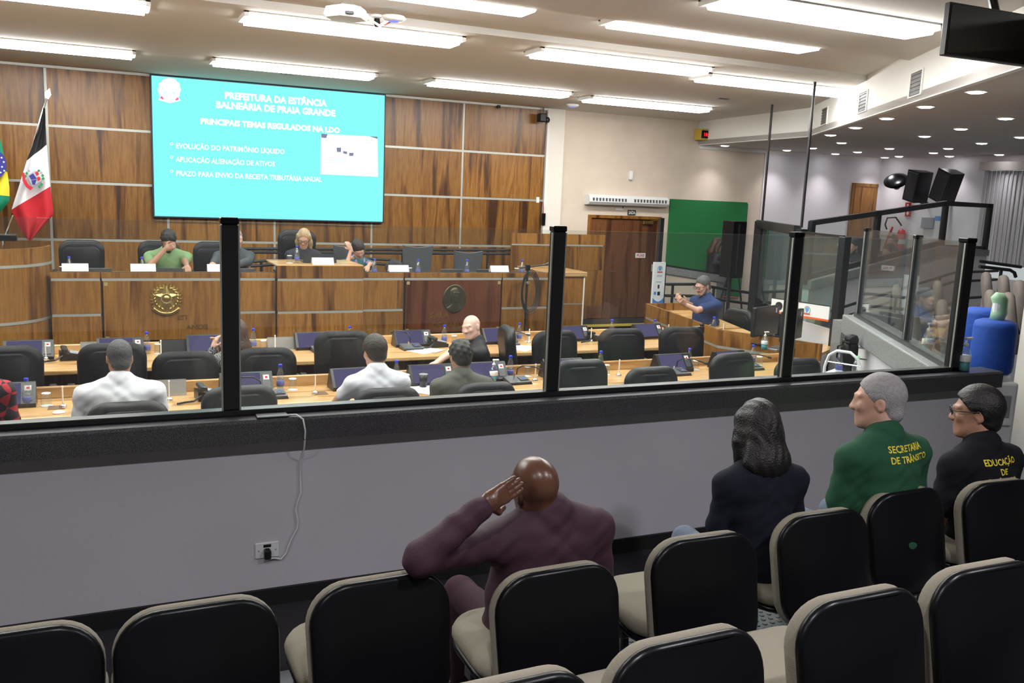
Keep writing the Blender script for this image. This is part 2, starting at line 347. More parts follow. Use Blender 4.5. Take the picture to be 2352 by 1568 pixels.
for (u, v) in DL:
    p = atZ(u, v, LOW - .01)
    downlight(min(p.x, 14.9), min(p.y, 14.3), DOWN, 'round recessed downlight glowing in the lower side gallery ceiling', 'downlights of the side gallery ceiling')
for x, lb in ((10.75, 'round downlight washing the cream wall above the green panel'), (12.25, 'round downlight washing the white wall nearest the cream wall'), (13.5, 'round downlight washing the middle of the white wall'), (14.85, 'round downlight washing the white wall near brown door')):
    downlight(x, 14.1, DOWN * 1.3, lb, None)
emis('down_dim', (1.0, .96, .95), 2.0)
for x in (-1.6, 0.4, 2.4, 4.2): downlight(x, 0.9, DIM, 'dimmed round downlight in the ceiling over the near gallery', 'dimmed downlights over the near gallery', 'down_dim', cone=165)

# ================================================================== GLASS PARTITION WALL (near gallery)
GF = 0.36; Y1 = 4.2; SILL = 1.327; CX = 5.27
struct('floor', box((-6.5, -3.5, -.1), (8.2, 4.3, GF)), 'carpet')
wl = struct('wall_1', box((-6.5, Y1, -.05), (5.56, 4.25, SILL - .09)), 'wall_grey')
sill = bmesh.new()
add_prism(sill, [(4.07, SILL - .11), (4.07, SILL - .012), (4.082, SILL), (4.255, SILL), (4.255, SILL - .11)], 12.1, 'x', -6.5)
obj('sill', sill, 'granite', wl)
struct('baseboard_1', box((-6.5, Y1 - .018, GF), (5.56, Y1, GF + .085)), 'black_matte')
PT = 2.228
def gpost(root, x, y, rz, z0, z1, w=.072, d=.05, label=None):
    p = obj('partition_post', box((-w / 2, -d / 2, z0), (w / 2, d / 2, z1 - .03), .004, 1), 'black_frame', root, loc=(x, y, 0), rot=(0, 0, rz))
    if label: p['label'] = label
    obj('cap', box((-w / 2 - .004, -d / 2 - .004, z1 - .03), (w / 2 + .004, d / 2 + .004, z1), .005, 1), 'black_plastic', p)
    for s in (-1, 1): obj('gasket', box((s * w / 2 - .004 + s * .003, -.006 - d * .3, z0), (s * w / 2 + .004 + s * .003, .006 - d * .3, z1 - .035)), 'alu', p)
GP = thing('glass_partition', 'long glass partition with black posts on the dark granite sill', 'glass partition')
obj('glass_rail', box((-6.5, 4.165, SILL), (CX + .04, 4.235, SILL + .028), .004, 1), 'black_frame', GP)
PX = [0.512, 2.173, 3.784]
for x in PX: gpost(GP, x, 4.2, 0, SILL + .028, PT + .01)
gpost(GP, CX - .02, 4.2, 0, SILL, PT, .085, .07)
for x0, x1 in ((-2.9, PX[0]), (PX[0], PX[1]), (PX[1], PX[2]), (PX[2], CX)):
    obj('glass_pane', box((x0 + .03, 4.195, SILL + .02), (x1 - .03, 4.205, PT - .012 if x1 < 5 else PT - .02)), 'pane', GP)
# side wall, running obliquely away to the right
S0 = Vector((5.25, 4.2, 0)); SD = Vector((.545, .838, 0)).normalized(); SN = Vector((-SD.y, SD.x, 0)); SA = math.atan2(-SD.x, SD.y)
def SP(t, n=0.0, z=0.0): return S0 + SD * t + SN * n + Vector((0, 0, z))
MS = Matrix.Translation(S0) @ Matrix.Rotation(SA, 4, 'Z')         # local y runs along the side wall, x to the right (outside)
w2 = struct('wall_2', box((-.02, .15, -.05), (.16, 2.98, SILL - .1), mtx=MS), 'wall_white')
sl = bmesh.new(); add_box(sl, (-.10, .12, SILL - .20), (.20, 3.06, SILL - .01), .012, 2, MS); obj('sill', sl, 'granite_light', w2)
SG = thing('side_glass_partition', 'oblique glass partition with black posts on the light granite sill', 'glass partition', S0, SA)
obj('glass_rail', box((-.015, .05, SILL - .01), (.055, 2.95, SILL + .03)), 'black_frame', SG)
for t_ in (1.2, 2.9): gpost(SG, .02, t_, 0, SILL + .02, 2.2, .05, .075)
for a, b_ in ((.05, 1.2), (1.2, 2.9)): obj('glass_pane', box((.015, a + .04, SILL + .02), (.025, b_ - .04, 2.19)), 'pane_side', SG)
# ================================================================== LED SCREEN
SX0, SX1, SZ0, SZ1 = 0.67, 4.20, 1.825, 3.90 - .015
emis('led_cyan', (0.26, 1.0, 0.965), 1.0); emis('led_white', (1, 1, .97), 1.15); emis('led_cream', (1, 1, .86), 1.1); emis('led_pink', (1.0, .18, .42), 1.0); emis('led_grey', (.30, .34, .50), .8); emis('led_pale', (.72, 1, .98), 1.05)
sc_ = thing('led_screen', 'large turquoise video screen with slide of white text on wood wall', 'screen', ((SX0 + SX1) / 2, YB - .03, (SZ0 + SZ1) / 2 - .01))
W_, H_ = SX1 - SX0, SZ1 - SZ0
mat('led_body', (.02, .03, .06), .4)
obj('housing', box((-W_ / 2, -.10, -H_ / 2), (W_ / 2, 0, H_ / 2), .004, 1), 'led_body', sc_)
obj('display', box((-W_ / 2 + .022, -.104, -H_ / 2 + .022), (W_ / 2 - .022, -.099, H_ / 2 - .022)), 'led_cyan', sc_)
FR = -.106
def slide(s, u0, u1, vbase, m, size):          # a line of the slide between two photo columns
    a = atY(u0, vbase, YB - .135); b = atY(u1, vbase, YB - .135); o = sc_.location
    text('slide_text', s, size, m, sc_, (a.x - o.x, FR, a.z - o.z), width=b.x - a.x, bold=.007 if size > .11 else .003, res=2)
slide('PREFEITURA DA ESTÂNCIA', 516, 751, 226, 'led_white', .135); slide('BALNEÁRIA DE PRAIA GRANDE', 496, 770, 247, 'led_white', .135)
slide('PRINCIPAIS TEMAS REGULADOS NA LDO', 460, 781, 284, 'led_cream', .115)
for s, v, u1, m in (('EVOLUÇÃO DO PATRIMÔNIO LÍQUIDO', 340, 653, 'led_white'), ('APLICAÇÃO ALIENAÇÃO DE ATIVOS', 371, 632, 'led_cream'), ('PRAZO PARA ENVIO DA RECEITA TRIBUTÁRIA ANUAL', 403, 739, 'led_white')):
    slide(s, 404, u1, v, m, .105); p = atY(394, v - 10, YB - .135) - sc_.location
    obj('bullet', tube([(p.x + .018 * math.cos(a), FR, p.z + .018 * math.sin(a)) for a in [k * PI / 6 for k in range(12)]], .005, 6, True), m, sc_)
def on_screen(u, v): p = atY(u, v, YB - .135) - sc_.location; return (p.x, p.z)
pic = obj('slide_picture', prism([on_screen(*q) for q in ((737, 315), (739, 307), (867, 314), (868, 406), (736, 400))], .003, 'y', FR - .003), 'led_white', sc_)
for q in (((738, 307), (752, 308), (749, 317), (738, 316)), ((848, 313), (867, 314), (867, 319)), ((773, 339), (783, 339), (783, 349), (774, 349)), ((788, 347), (797, 348), (797, 354), (788, 352)), ((802, 351), (812, 351), (811, 358), (802, 358))):
    obj('picture_detail', prism([on_screen(*k) for k in q], .002, 'y', FR - .006), 'led_grey', pic)
for k in range(9):
    u = 741 + k * 6; obj('picture_detail', prism([on_screen(*q) for q in ((u, 376), (u + 1.5, 376), (u + 6, 362 + k % 3), (u + 4.5, 362 + k % 3))], .002, 'y', FR - .006), 'led_pale', pic)
ce = obj('slide_crest', prism([on_screen(389 + 26 * math.cos(a) * (1 + .04 * math.cos(12 * a)), 206 + 27 * math.sin(a) * (1 + .04 * math.cos(12 * a))) for a in [k * PI / 30 for k in range(60)]], .002, 'y', FR - .002), 'led_white', sc_)
obj('crest_detail', prism([on_screen(*q) for q in ((363, 229), (371, 219), (382, 224), (400, 224), (407, 220), (415, 231), (404, 234), (389, 237), (373, 232))], .002, 'y', FR - .004), 'led_white', ce)
for q in (((367, 225), (371, 220), (376, 226), (375, 229)), ((402, 229), (408, 223), (411, 228), (405, 231))): obj('crest_detail', prism([on_screen(*k) for k in q], .002, 'y', FR - .006), 'led_pink', ce)
for q in (((376, 209), (386, 210), (378, 218), (376, 218)), ((394, 210), (403, 210), (402, 218), (398, 217)), ((373, 193), (375, 206), (372, 206)), ((404, 192), (406, 206), (403, 206))): obj('crest_detail', prism([on_screen(*k) for k in q], .002, 'y', FR - .006), 'led_pale', ce)

# ================================================================== DAIS
DY = 11.0; DT = 1.34
dz = struct('floor', box((-5, 11.15, 0), (5.9, 13.4, .55)), 'carpet')
ds = thing('dais_desk', 'long rosewood dais desk with raised centre and aluminium strips', 'desk', (0, DY, 0))
zz = [.0, .44, .845, 1.245, DT]
def dais_front(x0, x1, y, ztop, skip=None):
    z_ = zz[:-1] + [ztop]
    for j in range(4):
        if skip and j in skip: continue
        w, h = x1 - x0 - .006, z_[j + 1] - z_[j] - .03
        obj('panel', box((-w / 2, 0, -h / 2), (w / 2, .03, h / 2), .003, 1), 'veneer', ds, loc=((x0 + x1) / 2, y, (z_[j] + z_[j + 1]) / 2))
    for z in z_[1:-1]:
        if skip and (z == .845 or z == .44): continue
        obj('strip', box((x0 + .01, y + .004, z - .015), (x1 - .01, y + .03, z + .015)), 'alu', ds)
dais_front(-.56, -.05, 0, DT); dais_front(-.05, 1.40, 0, DT, (0, 1, 2)); dais_front(1.40, 1.88, 0, DT)
dais_front(1.88, 2.95, -.07, 1.43); dais_front(2.95, 3.5, 0, DT); dais_front(3.5, 4.88, 0, DT, (0, 1, 2)); dais_front(4.88, 5.58, 0, DT)
for x0, x1, m in ((-.03, 1.38, 'veneer'), (3.52, 4.86, 'veneer_red')):
    w = x1 - x0; pq = obj('plaque', box((-w / 2, -.012, -.345), (w / 2, .02, .345), .004, 1), m, ds, loc=((x0 + x1) / 2, 0, .885))
    if m == 'veneer': pq['label'] = 'polished wooden plaque carrying brass emblem'
    for sx in (-1, 1):
        for sz in (-1, 1): obj('corner_plate', box((sx * (w / 2 - .03) - .02, -.017, sz * .31 - .02), (sx * (w / 2 - .03) + .02, -.011, sz * .31 + .02)), 'brass_dull', pq)
    obj('panel', box((x0, .002, 0), (x1, .03, .52)), 'veneer', ds)
obj('body', box((-.55, .03, .0), (5.58, .06, DT - .01)), 'black_matte', ds); obj('body', box((1.88, -.04, 0), (2.95, .03, 1.40)), 'black_matte', ds)
obj('worktop', box((-.55, 0.03, DT - .11), (1.88, .72, DT - .071), .006, 1), 'veneer_light', ds); obj('worktop', box((2.95, 0.03, DT - .11), (5.58, .72, DT - .071), .006, 1), 'veneer_light', ds)
obj('worktop', box((1.88, -.05, 1.40), (2.95, .74, 1.425), .006, 1), 'veneer_light', ds)
# curved end of the dais desk
bm = bmesh.new(); arc = [(5.58 + .34 * math.sin(a), .34 - .34 * math.cos(a)) for a in [k * PI / 16 for k in range(9)]]
add_prism(bm, arc + [(x - .03 * (x - 5.58) / .34, y + .03) for x, y in arc[::-1]], DT, 'z', 0); obj('curved_end', bm, 'veneer', ds)
text('lettering', 'SALA', .085, 'brass', ds, (3.86, -.014, .80 - .06), width=.27, bold=.003, extrude=.002)
text('lettering', 'OSWALDO', .10, 'brass', ds, (3.88, -.014, .60), width=.52, bold=.003, extrude=.002); text('lettering', 'T', .10, 'brass', ds, (4.52, -.014, .60), bold=.003, extrude=.002)
text('lettering', 'EST', .075, 'brass', ds, (1.02 - .27, -.014, .775), bold=.001, extrude=.002); text('lettering', 'ANDE', .075, 'brass', ds, (.84, -.014, .66), width=.25, bold=.002, extrude=.002)
# brass emblem
em = thing('brass_emblem', 'round brass relief emblem with star and wreath on dais front', 'emblem', (.63, DY - .012, 1.03), rot=(PI / 2, 0, 0))
bm = bmesh.new(); n = 96
ring = [bm.verts.new(((.165 + .012 * (k % 4 < 2)) * math.cos(2 * PI * k / n), (.165 + .012 * (k % 4 < 2)) * math.sin(2 * PI * k / n), .012 + .016 * (k % 4 < 2))) for k in range(n)]
ri = [bm.verts.new((.105 * math.cos(2 * PI * k / n), .105 * math.sin(2 * PI * k / n), .022)) for k in range(n)]; rb = [bm.verts.new((.16 * math.cos(2 * PI * k / n), .16 * math.sin(2 * PI * k / n), 0)) for k in range(n)]
for k in range(n):
    q = (k + 1) % n; bm.faces.new((ring[k], ring[q], ri[q], ri[k])); bm.faces.new((rb[k], rb[q], ring[q], ring[k]))
bm.faces.new(ri); obj('sunburst', bm, 'brass', em)
def star5(R, r, z, h, rot=PI / 2):
    b = bmesh.new(); P = [b.verts.new(((R if k % 2 == 0 else r) * math.cos(rot + k * PI / 5), (R if k % 2 == 0 else r) * math.sin(rot + k * PI / 5), z)) for k in range(10)]
    c = b.verts.new((0, 0, z + h)); B = [b.verts.new((v.co.x, v.co.y, 0)) for v in P]
    for k in range(10): b.faces.new((P[k], P[(k + 1) % 10], c)); b.faces.new((B[k], B[(k + 1) % 10], P[(k + 1) % 10], P[k]))
    return b
obj('star', star5(.15, .068, .026, .03), 'brass', em)
obj('medallion', lathe([(0, .03), (.058, .03), (.062, .055), (.052, .06), (.046, .052), (.03, .066), (0, .07)], 28), 'brass', em, smooth=True)
bm = bmesh.new()
for k in range(20): add_lathe(bm, [(0, 0), (.006, .003), (.006, .007), (0, .01)], 6, (.055 * math.cos(k * PI / 10), .055 * math.sin(k * PI / 10), .056))
obj('beads', bm, 'brass', em)
for s in (-1, 1):
    for k in range(9):
        a = math.radians(-70 + k * 17); r0 = .128
        o = obj('leaf', lathe([(0, -.030), (.009, -.012), (.011, .004), (.006, .02), (0, .03)], 6), 'brass', em, True, loc=(s * r0 * math.cos(a), r0 * math.sin(a), .032), rot=(PI / 2, 0, s * (a) + (0.5 if s > 0 else -.5)))
bm = bmesh.new(); add_tube(bm, [(.17 * math.sin(a), -.165 * math.cos(a) - .01, .03) for a in [(-.95 + k * .19) for k in range(11)]], .013, 8); add_tube(bm, [(.185 * math.sin(a), -.185 * math.cos(a) - .005, .02) for a in [(-.9 + k * .18) for k in range(11)]], .010, 8)
obj('ribbon', bm, 'brass', em, True)
# yellow dome and green-screen things come later; mic stand in front of the dais
# ================================================================== LECTERN (curved)
lc = thing('lectern', 'curved rosewood lectern with aluminium bands at the end of dais', 'lectern', (-1.25, 11.35, 0))
def arcband(r, z0, z1, t, a0=-PI, a1=0.0, n=28, ey=1.15):
    b = bmesh.new(); o = [(r * math.cos(a0 + (a1 - a0) * k / n), ey * r * math.sin(a0 + (a1 - a0) * k / n)) for k in range(n + 1)]
    q = [((r - t) * math.cos(a0 + (a1 - a0) * k / n), ey * (r - t) * math.sin(a0 + (a1 - a0) * k / n)) for k in range(n + 1)]
    return add_prism(b, o + q[::-1], z1 - z0, 'z', z0)
for z0, z1 in ((0, .80), (.83, 1.40), (1.43, 1.60)): obj('curved_panel', arcband(.70, z0, z1, .03), 'veneer', lc)
for z in (.80, 1.40): obj('band', arcband(.705, z, z + .03, .03), 'alu', lc)
obj('reading_top', prism([(.66 * math.cos(-PI + k * PI / 20), .76 * math.sin(-PI + k * PI / 20)) for k in range(21)], .02, 'z', 1.50), 'veneer_light', lc)
lm = thing('lectern_microphone', 'black microphone base with bent chrome neck on curved lectern', 'microphone', (-1.02, 10.95, 1.52))
obj('base', box((-.06, -.08, 0), (.16, .06, .05), .01), 'black_plastic', lm); obj('base', box((-.1, -.1, .15), (.17, .06, .22), .01), 'black_plastic', lm)
obj('stem', tube([(.03, 0, .05), (.035, 0, .15)], .012), 'chrome', lm); obj('gooseneck', tube([(.06, 0, .22), (.10, 0, .32), (.14, -.01, .42)], .009), 'chrome', lm)
# ================================================================== DESK ROWS of the councillors
def desk_row(x0, x1, y0, y1, lab, legs):
    t = thing('desk_row', lab, 'desk', (x0, y0, 0)); L = x1 - x0; D = y1 - y0
    obj('worktop', box((0, 0, .71), (L, D, .75), .008, 2), 'veneer_light', t)
    obj('ledge', box((0, D - .045, .75), (L, D, .835), .004, 1), 'veneer_light', t)
    obj('front_panel', box((0, D - .04, 0), (L, D - .001, .71)), 'veneer', t)
    for k in range(legs + 1):
        x = k * (L - .04) / legs; obj('leg_panel', box((x, .12, 0), (x + .04, D - .04, .71)), 'veneer', t)
    return t
d1 = desk_row(-4.2, 6.5, 6.70, 7.33, 'front row of pale wooden councillor desks nearest glass partition', 9); obj('ledge', box((10.66, 0, .75), (10.7, .63, .80)), 'veneer_light', d1)
desk_row(-4.2, 6.25, 8.33, 9.16, 'second row of pale wooden councillor desks facing the dais', 8)
# side desk of the operators, angled
sd = thing('side_desk', 'angled wooden clerks desk with lip beside the councillor rows', 'desk', (0, 0, 0))
SQ = [Vector(q) for q in ((7.10, 10.84, 0), (6.60, 8.50, 0), (7.14, 7.38, 0))]
def seg_wall(a, b, z0, z1, t):
    d = (b - a).normalized(); n = Vector((-d.y, d.x, 0))
    return prism([(a.x, a.y), (b.x, b.y), (b.x + n.x * t, b.y + n.y * t), (a.x + n.x * t, a.y + n.y * t)], z1 - z0, 'z', z0)
for a, b in ((SQ[0], SQ[1]), (SQ[1], SQ[2])):
    for z0, z1 in ((0, .30), (.33, .68), (.71, .90)): obj('panel', seg_wall(a, b, z0, z1, .03), 'veneer', sd)
    for z in (.30, .68): obj('strip', seg_wall(a + Vector((0, .0, 0)), b, z, z + .03, .025), 'alu', sd)
obj('worktop', prism([(7.12, 10.86), (6.63, 8.50), (7.16, 7.40), (7.75, 7.75), (7.30, 8.60), (8.0, 10.86)], .035, 'z', .76), 'veneer_light', sd)
obj('panel', seg_wall(Vector((8.0, 10.87, 0)), SQ[0] + Vector((0, .03, 0)), .0, .90, .03), 'veneer', sd)
# ================================================================== RIGHT OF THE DAIS: side cabinet and low screen wall
cb = thing('side_cabinet', 'rosewood side cabinet with pale top between dais and door', 'cabinet', (5.95, 11.75, 0))
obj('top', box((-.05, -.04, 1.20), (.64, 1.0, 1.27), .01), 'veneer_light', cb)
for z0, z1 in ((0, .78), (.80, 1.20)): obj('panel', box((-.02, 0, z0), (.60, .03, z1)), 'veneer', cb); obj('panel', box((.57, .03, z0), (.60, .96, z1)), 'veneer', cb)
obj('strip', box((-.02, .005, .78), (.6, .03, .80)), 'alu', cb); obj('edge_trim', box((.60, .0, 0), (.625, .03, 1.2)), 'white_trim', cb)
sw = thing('screen_wall', 'low rosewood screen wall behind the end of dais', 'screen wall', (6.0, 13.2, 0))
for z0, z1 in ((.55, 1.16), (1.16, 1.56), (1.585, 1.76)): obj('panel', box((0, 0, z0), (1.73, .04, z1 - .004)), 'veneer', sw)
obj('strip', box((0, -.004, 1.56), (1.70, .03, 1.585)), 'alu', sw)
hr = thing('handrail', 'black double handrail running behind the dais chairs', 'handrail', (0, 13.3, 0))
for v in (571, 579): obj('rail', tube([atY(530, v, 13.3) - Vector((0, 13.3, 0)), atY(895, v + 2, 13.3) - Vector((0, 13.3, 0)), atY(1244, v + 4, 13.3) - Vector((0, 13.3, 0))], .022, 8), 'black_frame', hr)
obj('rail', tube([atY(1247, 579, 13.3) - Vector((0, 13.3, 0)), atY(1250, 585, 13.3) - Vector((0, 13.3, 0)), atY(1250, 622, 13.3) - Vector((0, 13.3, 0))], .022, 8), 'black_frame', hr)
for u in (560, 700, 925, 1120): p = atY(u, 575, 13.3); obj('baluster', tube([(p.x, 0, .55), (p.x, 0, p.z)], .02, 8), 'black_frame', hr)
h2 = thing('ramp_handrail', 'sloping black handrail behind the president chair', 'handrail', (0, 12.9, 0))
for v0, v1 in ((601, 585), (611, 596)): obj('rail', tube([atY(575, v0, 12.9) - Vector((0, 12.9, 0)), atY(760, (v0 + v1) / 2 - 4, 12.9) - Vector((0, 12.9, 0)), atY(900, v1 + 12, 12.9) - Vector((0, 12.9, 0))], .02, 8), 'black_frame', h2)
for u in (600, 820): p = atY(u, 600, 12.9); obj('baluster', tube([(p.x, 0, .55), (p.x, 0, p.z)], .02, 8), 'black_frame', h2)
# ================================================================== WALL ITEMS over the door
ac = thing('air_curtain', 'long white slotted air curtain mounted above the exit door', 'air curtain', (0, YB, 0))
a, b = atY(1354, 470, YB - .2), atY(1536, 472, YB - .2); z0, z1 = a.z, atY(1354, 446, YB - .2).z
obj('body', prism([(0, z0), (-.16, z0 + .01), (-.21, z0 + .06), (-.2, z1 - .05), (-.15, z1), (0, z1)], b.x - a.x, 'x', a.x), 'white_plastic', ac)
for k in range(24):
    if k in (11, 12): continue
    x = a.x + .06 + k * (b.x - a.x - .12) / 23.5; obj('slot', box((x, -.214, z0 + .075), (x + .035, -.19, z1 - .055)), 'grille', ac)
mat('sign_black', (.012, .02, .016), .5)
es = thing('exit_sign', 'small black exit sign with white letters over the wooden door', 'sign', atY(1451, 488, YB - .02)); obj('plate', box((-.085, -.004, -.048), (.085, .012, .048)), 'sign_black', es); text('lettering', 'SAÍDA', .085, 'white_print', es, (-.07, -.006, -.03), width=.14, bold=.001)
js = thing('junction_box', 'small grey junction box under the air curtain', 'junction box', atY(1422, 481, YB - .02)); obj('cover', box((-.08, -.02, -.015), (.08, .012, .022)), 'wall_white', js); obj('cable', tube([(.07, -.01, .01), (.08, -.005, .06)], .008), 'black_matte', js)
wsn = thing('wall_sensor', 'white oblong motion sensor on the cream wall', 'sensor', atY(1447, 403, YB)); obj('case', box((-.035, -.07, -.08), (.035, 0, .085), .014), 'white_plastic', wsn); obj('lens', box((-.022, -.078, -.06), (.022, -.066, .02), .01), 'white_trim', wsn)
ck = thing('wall_timer', 'yellow cased timer with red digits on the soffit corner', 'timer', atY(1621, 309, 14.2)); mat('timer_yellow', (.55, .40, .05), .5); emis('digit_red', (1, .02, .02), 1.6)
obj('case', box((-.13, -.06, -.1), (.17, .2, .1), .02), 'timer_yellow', ck); obj('face', box((-.14, -.064, -.075), (.06, -.055, .07), .004, 1), 'black_plastic', ck); text('digits', '18:9', .09, 'digit_red', ck, (-.10, -.067, -.035), bold=.002)
for u, v, wd, hg, lb in ((1235, 459, .06, .10, 'white light switch plate on the edge of wood wall'),):
    s_ = thing('light_switch', lb, 'light switch', atY(u, v, YB - .035)); obj('plate', box((-wd / 2, -.01, -hg / 2), (wd / 2, .004, hg / 2), .004, 1), 'white_plastic', s_); obj('rocker', box((-.012, -.016, -.02), (.012, -.009, .02)), 'white_trim', s_)
s_ = thing('intercom', 'black wall handset below the light switch on wood wall', 'handset', atY(1247, 502, YB - .075)); obj('body', box((-.03, -.05, -.12), (.03, .0, .10), .01), 'black_plastic', s_); obj('cable', tube([(0, -.01, .1), (-.005, -.01, .2), (-.02, -.0, .30)], .008), 'red_print', s_)
pc = thing('wall_speaker_camera', 'small black camera bracketed in the upper corner of wood wall', 'camera', atY(1245, 271, YB - .2)); obj('body', box((-.075, -.09, -.07), (.045, .06, .075), .015), 'black_plastic', pc); obj('lens', lathe([(0, 0), (.045, 0), (.05, .05), (.03, .07), (0, .06)], 16), 'black_frame', pc, True, loc=(.06, -.03, -.03), rot=(PI / 2, .3, .4)); obj('bracket', tube([(.02, .0, .05), (.07, .1, .08), (.07, .1, .2)], .012), 'black_frame', pc)
# green panel
mat('green_cloth', (.012, .165, .045), .8, noise=.08, nscale=3)
tag(obj('green_backdrop', prism([(11.70 + a, 0 + b) for a, b in ((-.04, .50), (0, .53), (0, 2.36), (-.03, 2.40), (-1.85, 2.405), (-1.85, .5))], .03, 'y', YB - .05), 'green_cloth'), 'large plain green backdrop panel on the cream wall', 'backdrop')
# projector and small ceiling things
pj = thing('projector', 'white ceiling projector hanging beside a light trough', 'projector', atZ(795, 28, CEIL - .06)); obj('body', lathe([(0, -.06), (.17, -.055), (.19, -.03), (.17, .03), (.10, .05), (0, .05)], 6), 'white_plastic', pj); obj('lens_window', box((-.05, -.185, -.045), (.02, -.165, -.02), .004, 1), 'black_plastic', pj); obj('mount', box((-.06, -.06, .04), (.06, .06, .06)), 'grille', pj); obj('cable', tube([(.15, 0, .02), (.22, .02, -.04), (.3, .04, -.07), (.36, .06, -.03)], .012), 'white_plastic', pj)
for u, v, lb in ((904, 40, 'round ceiling access point with blue glow near projector'), (1315, 241, 'round ceiling access point with blue glow near wood wall')):
    a_ = thing('access_point', lb, 'access point', atZ(u, v, CEIL - .01)); obj('disc', lathe([(0, .01), (.10, .01), (.11, -.008), (.08, -.03), (0, -.035)], 24), 'white_plastic', a_, True); emis('blue_glow', (.25, .3, 1), 1.2); obj('light_ring', lathe([(.03, -.032), (.045, -.032), (.045, -.037), (.03, -.037)], 20), 'blue_glow', a_)
cm = thing('ceiling_camera', 'small dark ceiling microphone with cable beside projector', 'microphone', atZ(866, 40, CEIL - .02)); obj('base', lathe([(0, .02), (.05, .02), (.05, .0), (.02, -.01), (0, -.01)], 16), 'white_plastic', cm); obj('head', lathe([(0, -.01), (.025, -.01), (.03, -.06), (.015, -.08), (0, -.08)], 12), 'black_plastic', cm); obj('cable', tube([(0, 0, -.05), (.08, .02, -.05), (.16, .04, 0)], .006), 'red_print', cm)
for u, v, lb in ((660, 169, 'thin ceiling slot plate above the turquoise screen'), (1662, 226, 'thin ceiling slot plate near the timer')): tag(obj('ceiling_plate', box((-.09, -.03, -.012), (.09, .03, .0)), 'grille', loc=atZ(u, v, CEIL)), lb, 'ceiling plate')
# ================================================================== FURNITURE AND DESK THINGS
def atU(u, y, z):                        # the point at depth y and height z seen in photo column u
    k = (u - 1176.0) / FPX; q = CR[0] - k * CR[2]; return Vector((-(q[1] * y + q[2] * (z - 2.4)) / q[0], y, z))
mat('leather', (.009, .010, .012), .42, spec=.4, bump=.12, bscale=260); mat('leather_dark', (.005, .005, .006), .5, spec=.3, bump=.1, bscale=260)
mat('grey_mesh', (.085, .092, .10), .8, noise=.15, nscale=120); mat('beige_fabric', (.235, .215, .165), .95, noise=.12, nscale=220, bump=.3, bscale=300)
mat('brown_fabric', (.20, .175, .155), .95, noise=.12, nscale=200, bump=.3, bscale=300); mat('arm_grey', (.42, .44, .45), .3, metal=.5)
def padded(w, h, t, r, inset=.03, curve=0.0, cz=0.0, n=6, waist=0.0):
    bm = bmesh.new(); rings = []
    for s, y in ((inset * 1.6, -t / 2), (inset * .45, -t * .36), (0, -t * .1), (0, t * .1), (inset * .45, t * .36), (inset * 1.6, t / 2)):
        o = rrect(w - 2 * s, h - 2 * s, max(.01, r - s * .6), n)
        rings.append([bm.verts.new((x * (1 - waist * max(0, -z / h) ), y + curve * (x / w) ** 2 * 4, z + cz)) for x, z in o])
    m = len(rings[0])
    for i in range(5):
        for k in range(m): bm.faces.new((rings[i][k], rings[i][(k + 1) % m], rings[i + 1][(k + 1) % m], rings[i + 1][k]))
    bm.faces.new(rings[0][::-1]); bm.faces.new(rings[5]); return bm
def flatpad(w, d, t, r, inset=.03, cz=0.0):
    bm = padded(w, d, t, r, inset); bmesh.ops.rotate(bm, verts=bm.verts, cent=(0, 0, 0), matrix=Matrix.Rotation(-PI / 2, 3, 'X')); bmesh.ops.translate(bm, verts=bm.verts, vec=(0, 0, cz)); return bm
def office_chair(top, w=.52, m='leather', base_z=0.0, arms=True):
    t = thing('office_chair', 'chair', 'chair'); h = .62
    b = obj('backrest', padded(w, h, .10, .13, .028, .045, 0, 7, .12), m, t, True, loc=(0, -.25, top - h / 2 - base_z), rot=(-.13, 0, 0))
    obj('back_seam', padded(w * .86, h * .86, .112, .11, .02, .045, 0, 7, .12), m, b, True)
    obj('seat', flatpad(.52, .50, .11, .12), m, t, True, loc=(0, .02, .45))
    if arms:
        for s in (-1, 1):
            a = obj('armrest', tube([(s * .27, -.16, .45), (s * .30, -.17, .62), (s * .30, -.12, .665), (s * .30, .12, .655), (s * .28, .17, .58), (s * .26, .12, .44)], .016, 8), 'arm_grey', t, True)
            obj('arm_pad', box((s * .30 - .03, -.14, .665), (s * .30 + .03, .15, .69), .01), 'black_plastic', a)
    obj('column', lathe([(0, .08), (.028, .08), (.028, .40), (.10, .40), (.10, .42), (0, .42)], 14), 'black_plastic', t)
    bm = bmesh.new()
    for k in range(5):
        a = k * 2 * PI / 5 + .3; add_tube(bm, [(0, 0, .10), (.28 * math.cos(a), .28 * math.sin(a), .065)], [.026, .018], 6)
    obj('base', bm, 'black_plastic', t)
    for k in range(5):
        a = k * 2 * PI / 5 + .3; obj('caster', box((.27 * math.cos(a) - .022, .27 * math.sin(a) - .022, 0), (.27 * math.cos(a) + .022, .27 * math.sin(a) + .022, .055), .012), 'black_matte', t)
    return t
def place_chairs(rows):
    protos = {}
    for x, y, top, rz, m, lab, grp, bz in rows:
        key = (round(top - bz, 2), m)
        if key not in protos: c = office_chair(top - bz, m=m); protos[key] = c; c.location = (x, y, bz); c.rotation_euler = (0, 0, rz); c['label'] = lab
        else: c = dup(protos[key], (x, y, bz), rz, lab)
        if grp: c['group'] = grp
F1, F2 = 'chairs of the front desk row', 'chairs of the second desk row'
OC = 'black leather office chair '
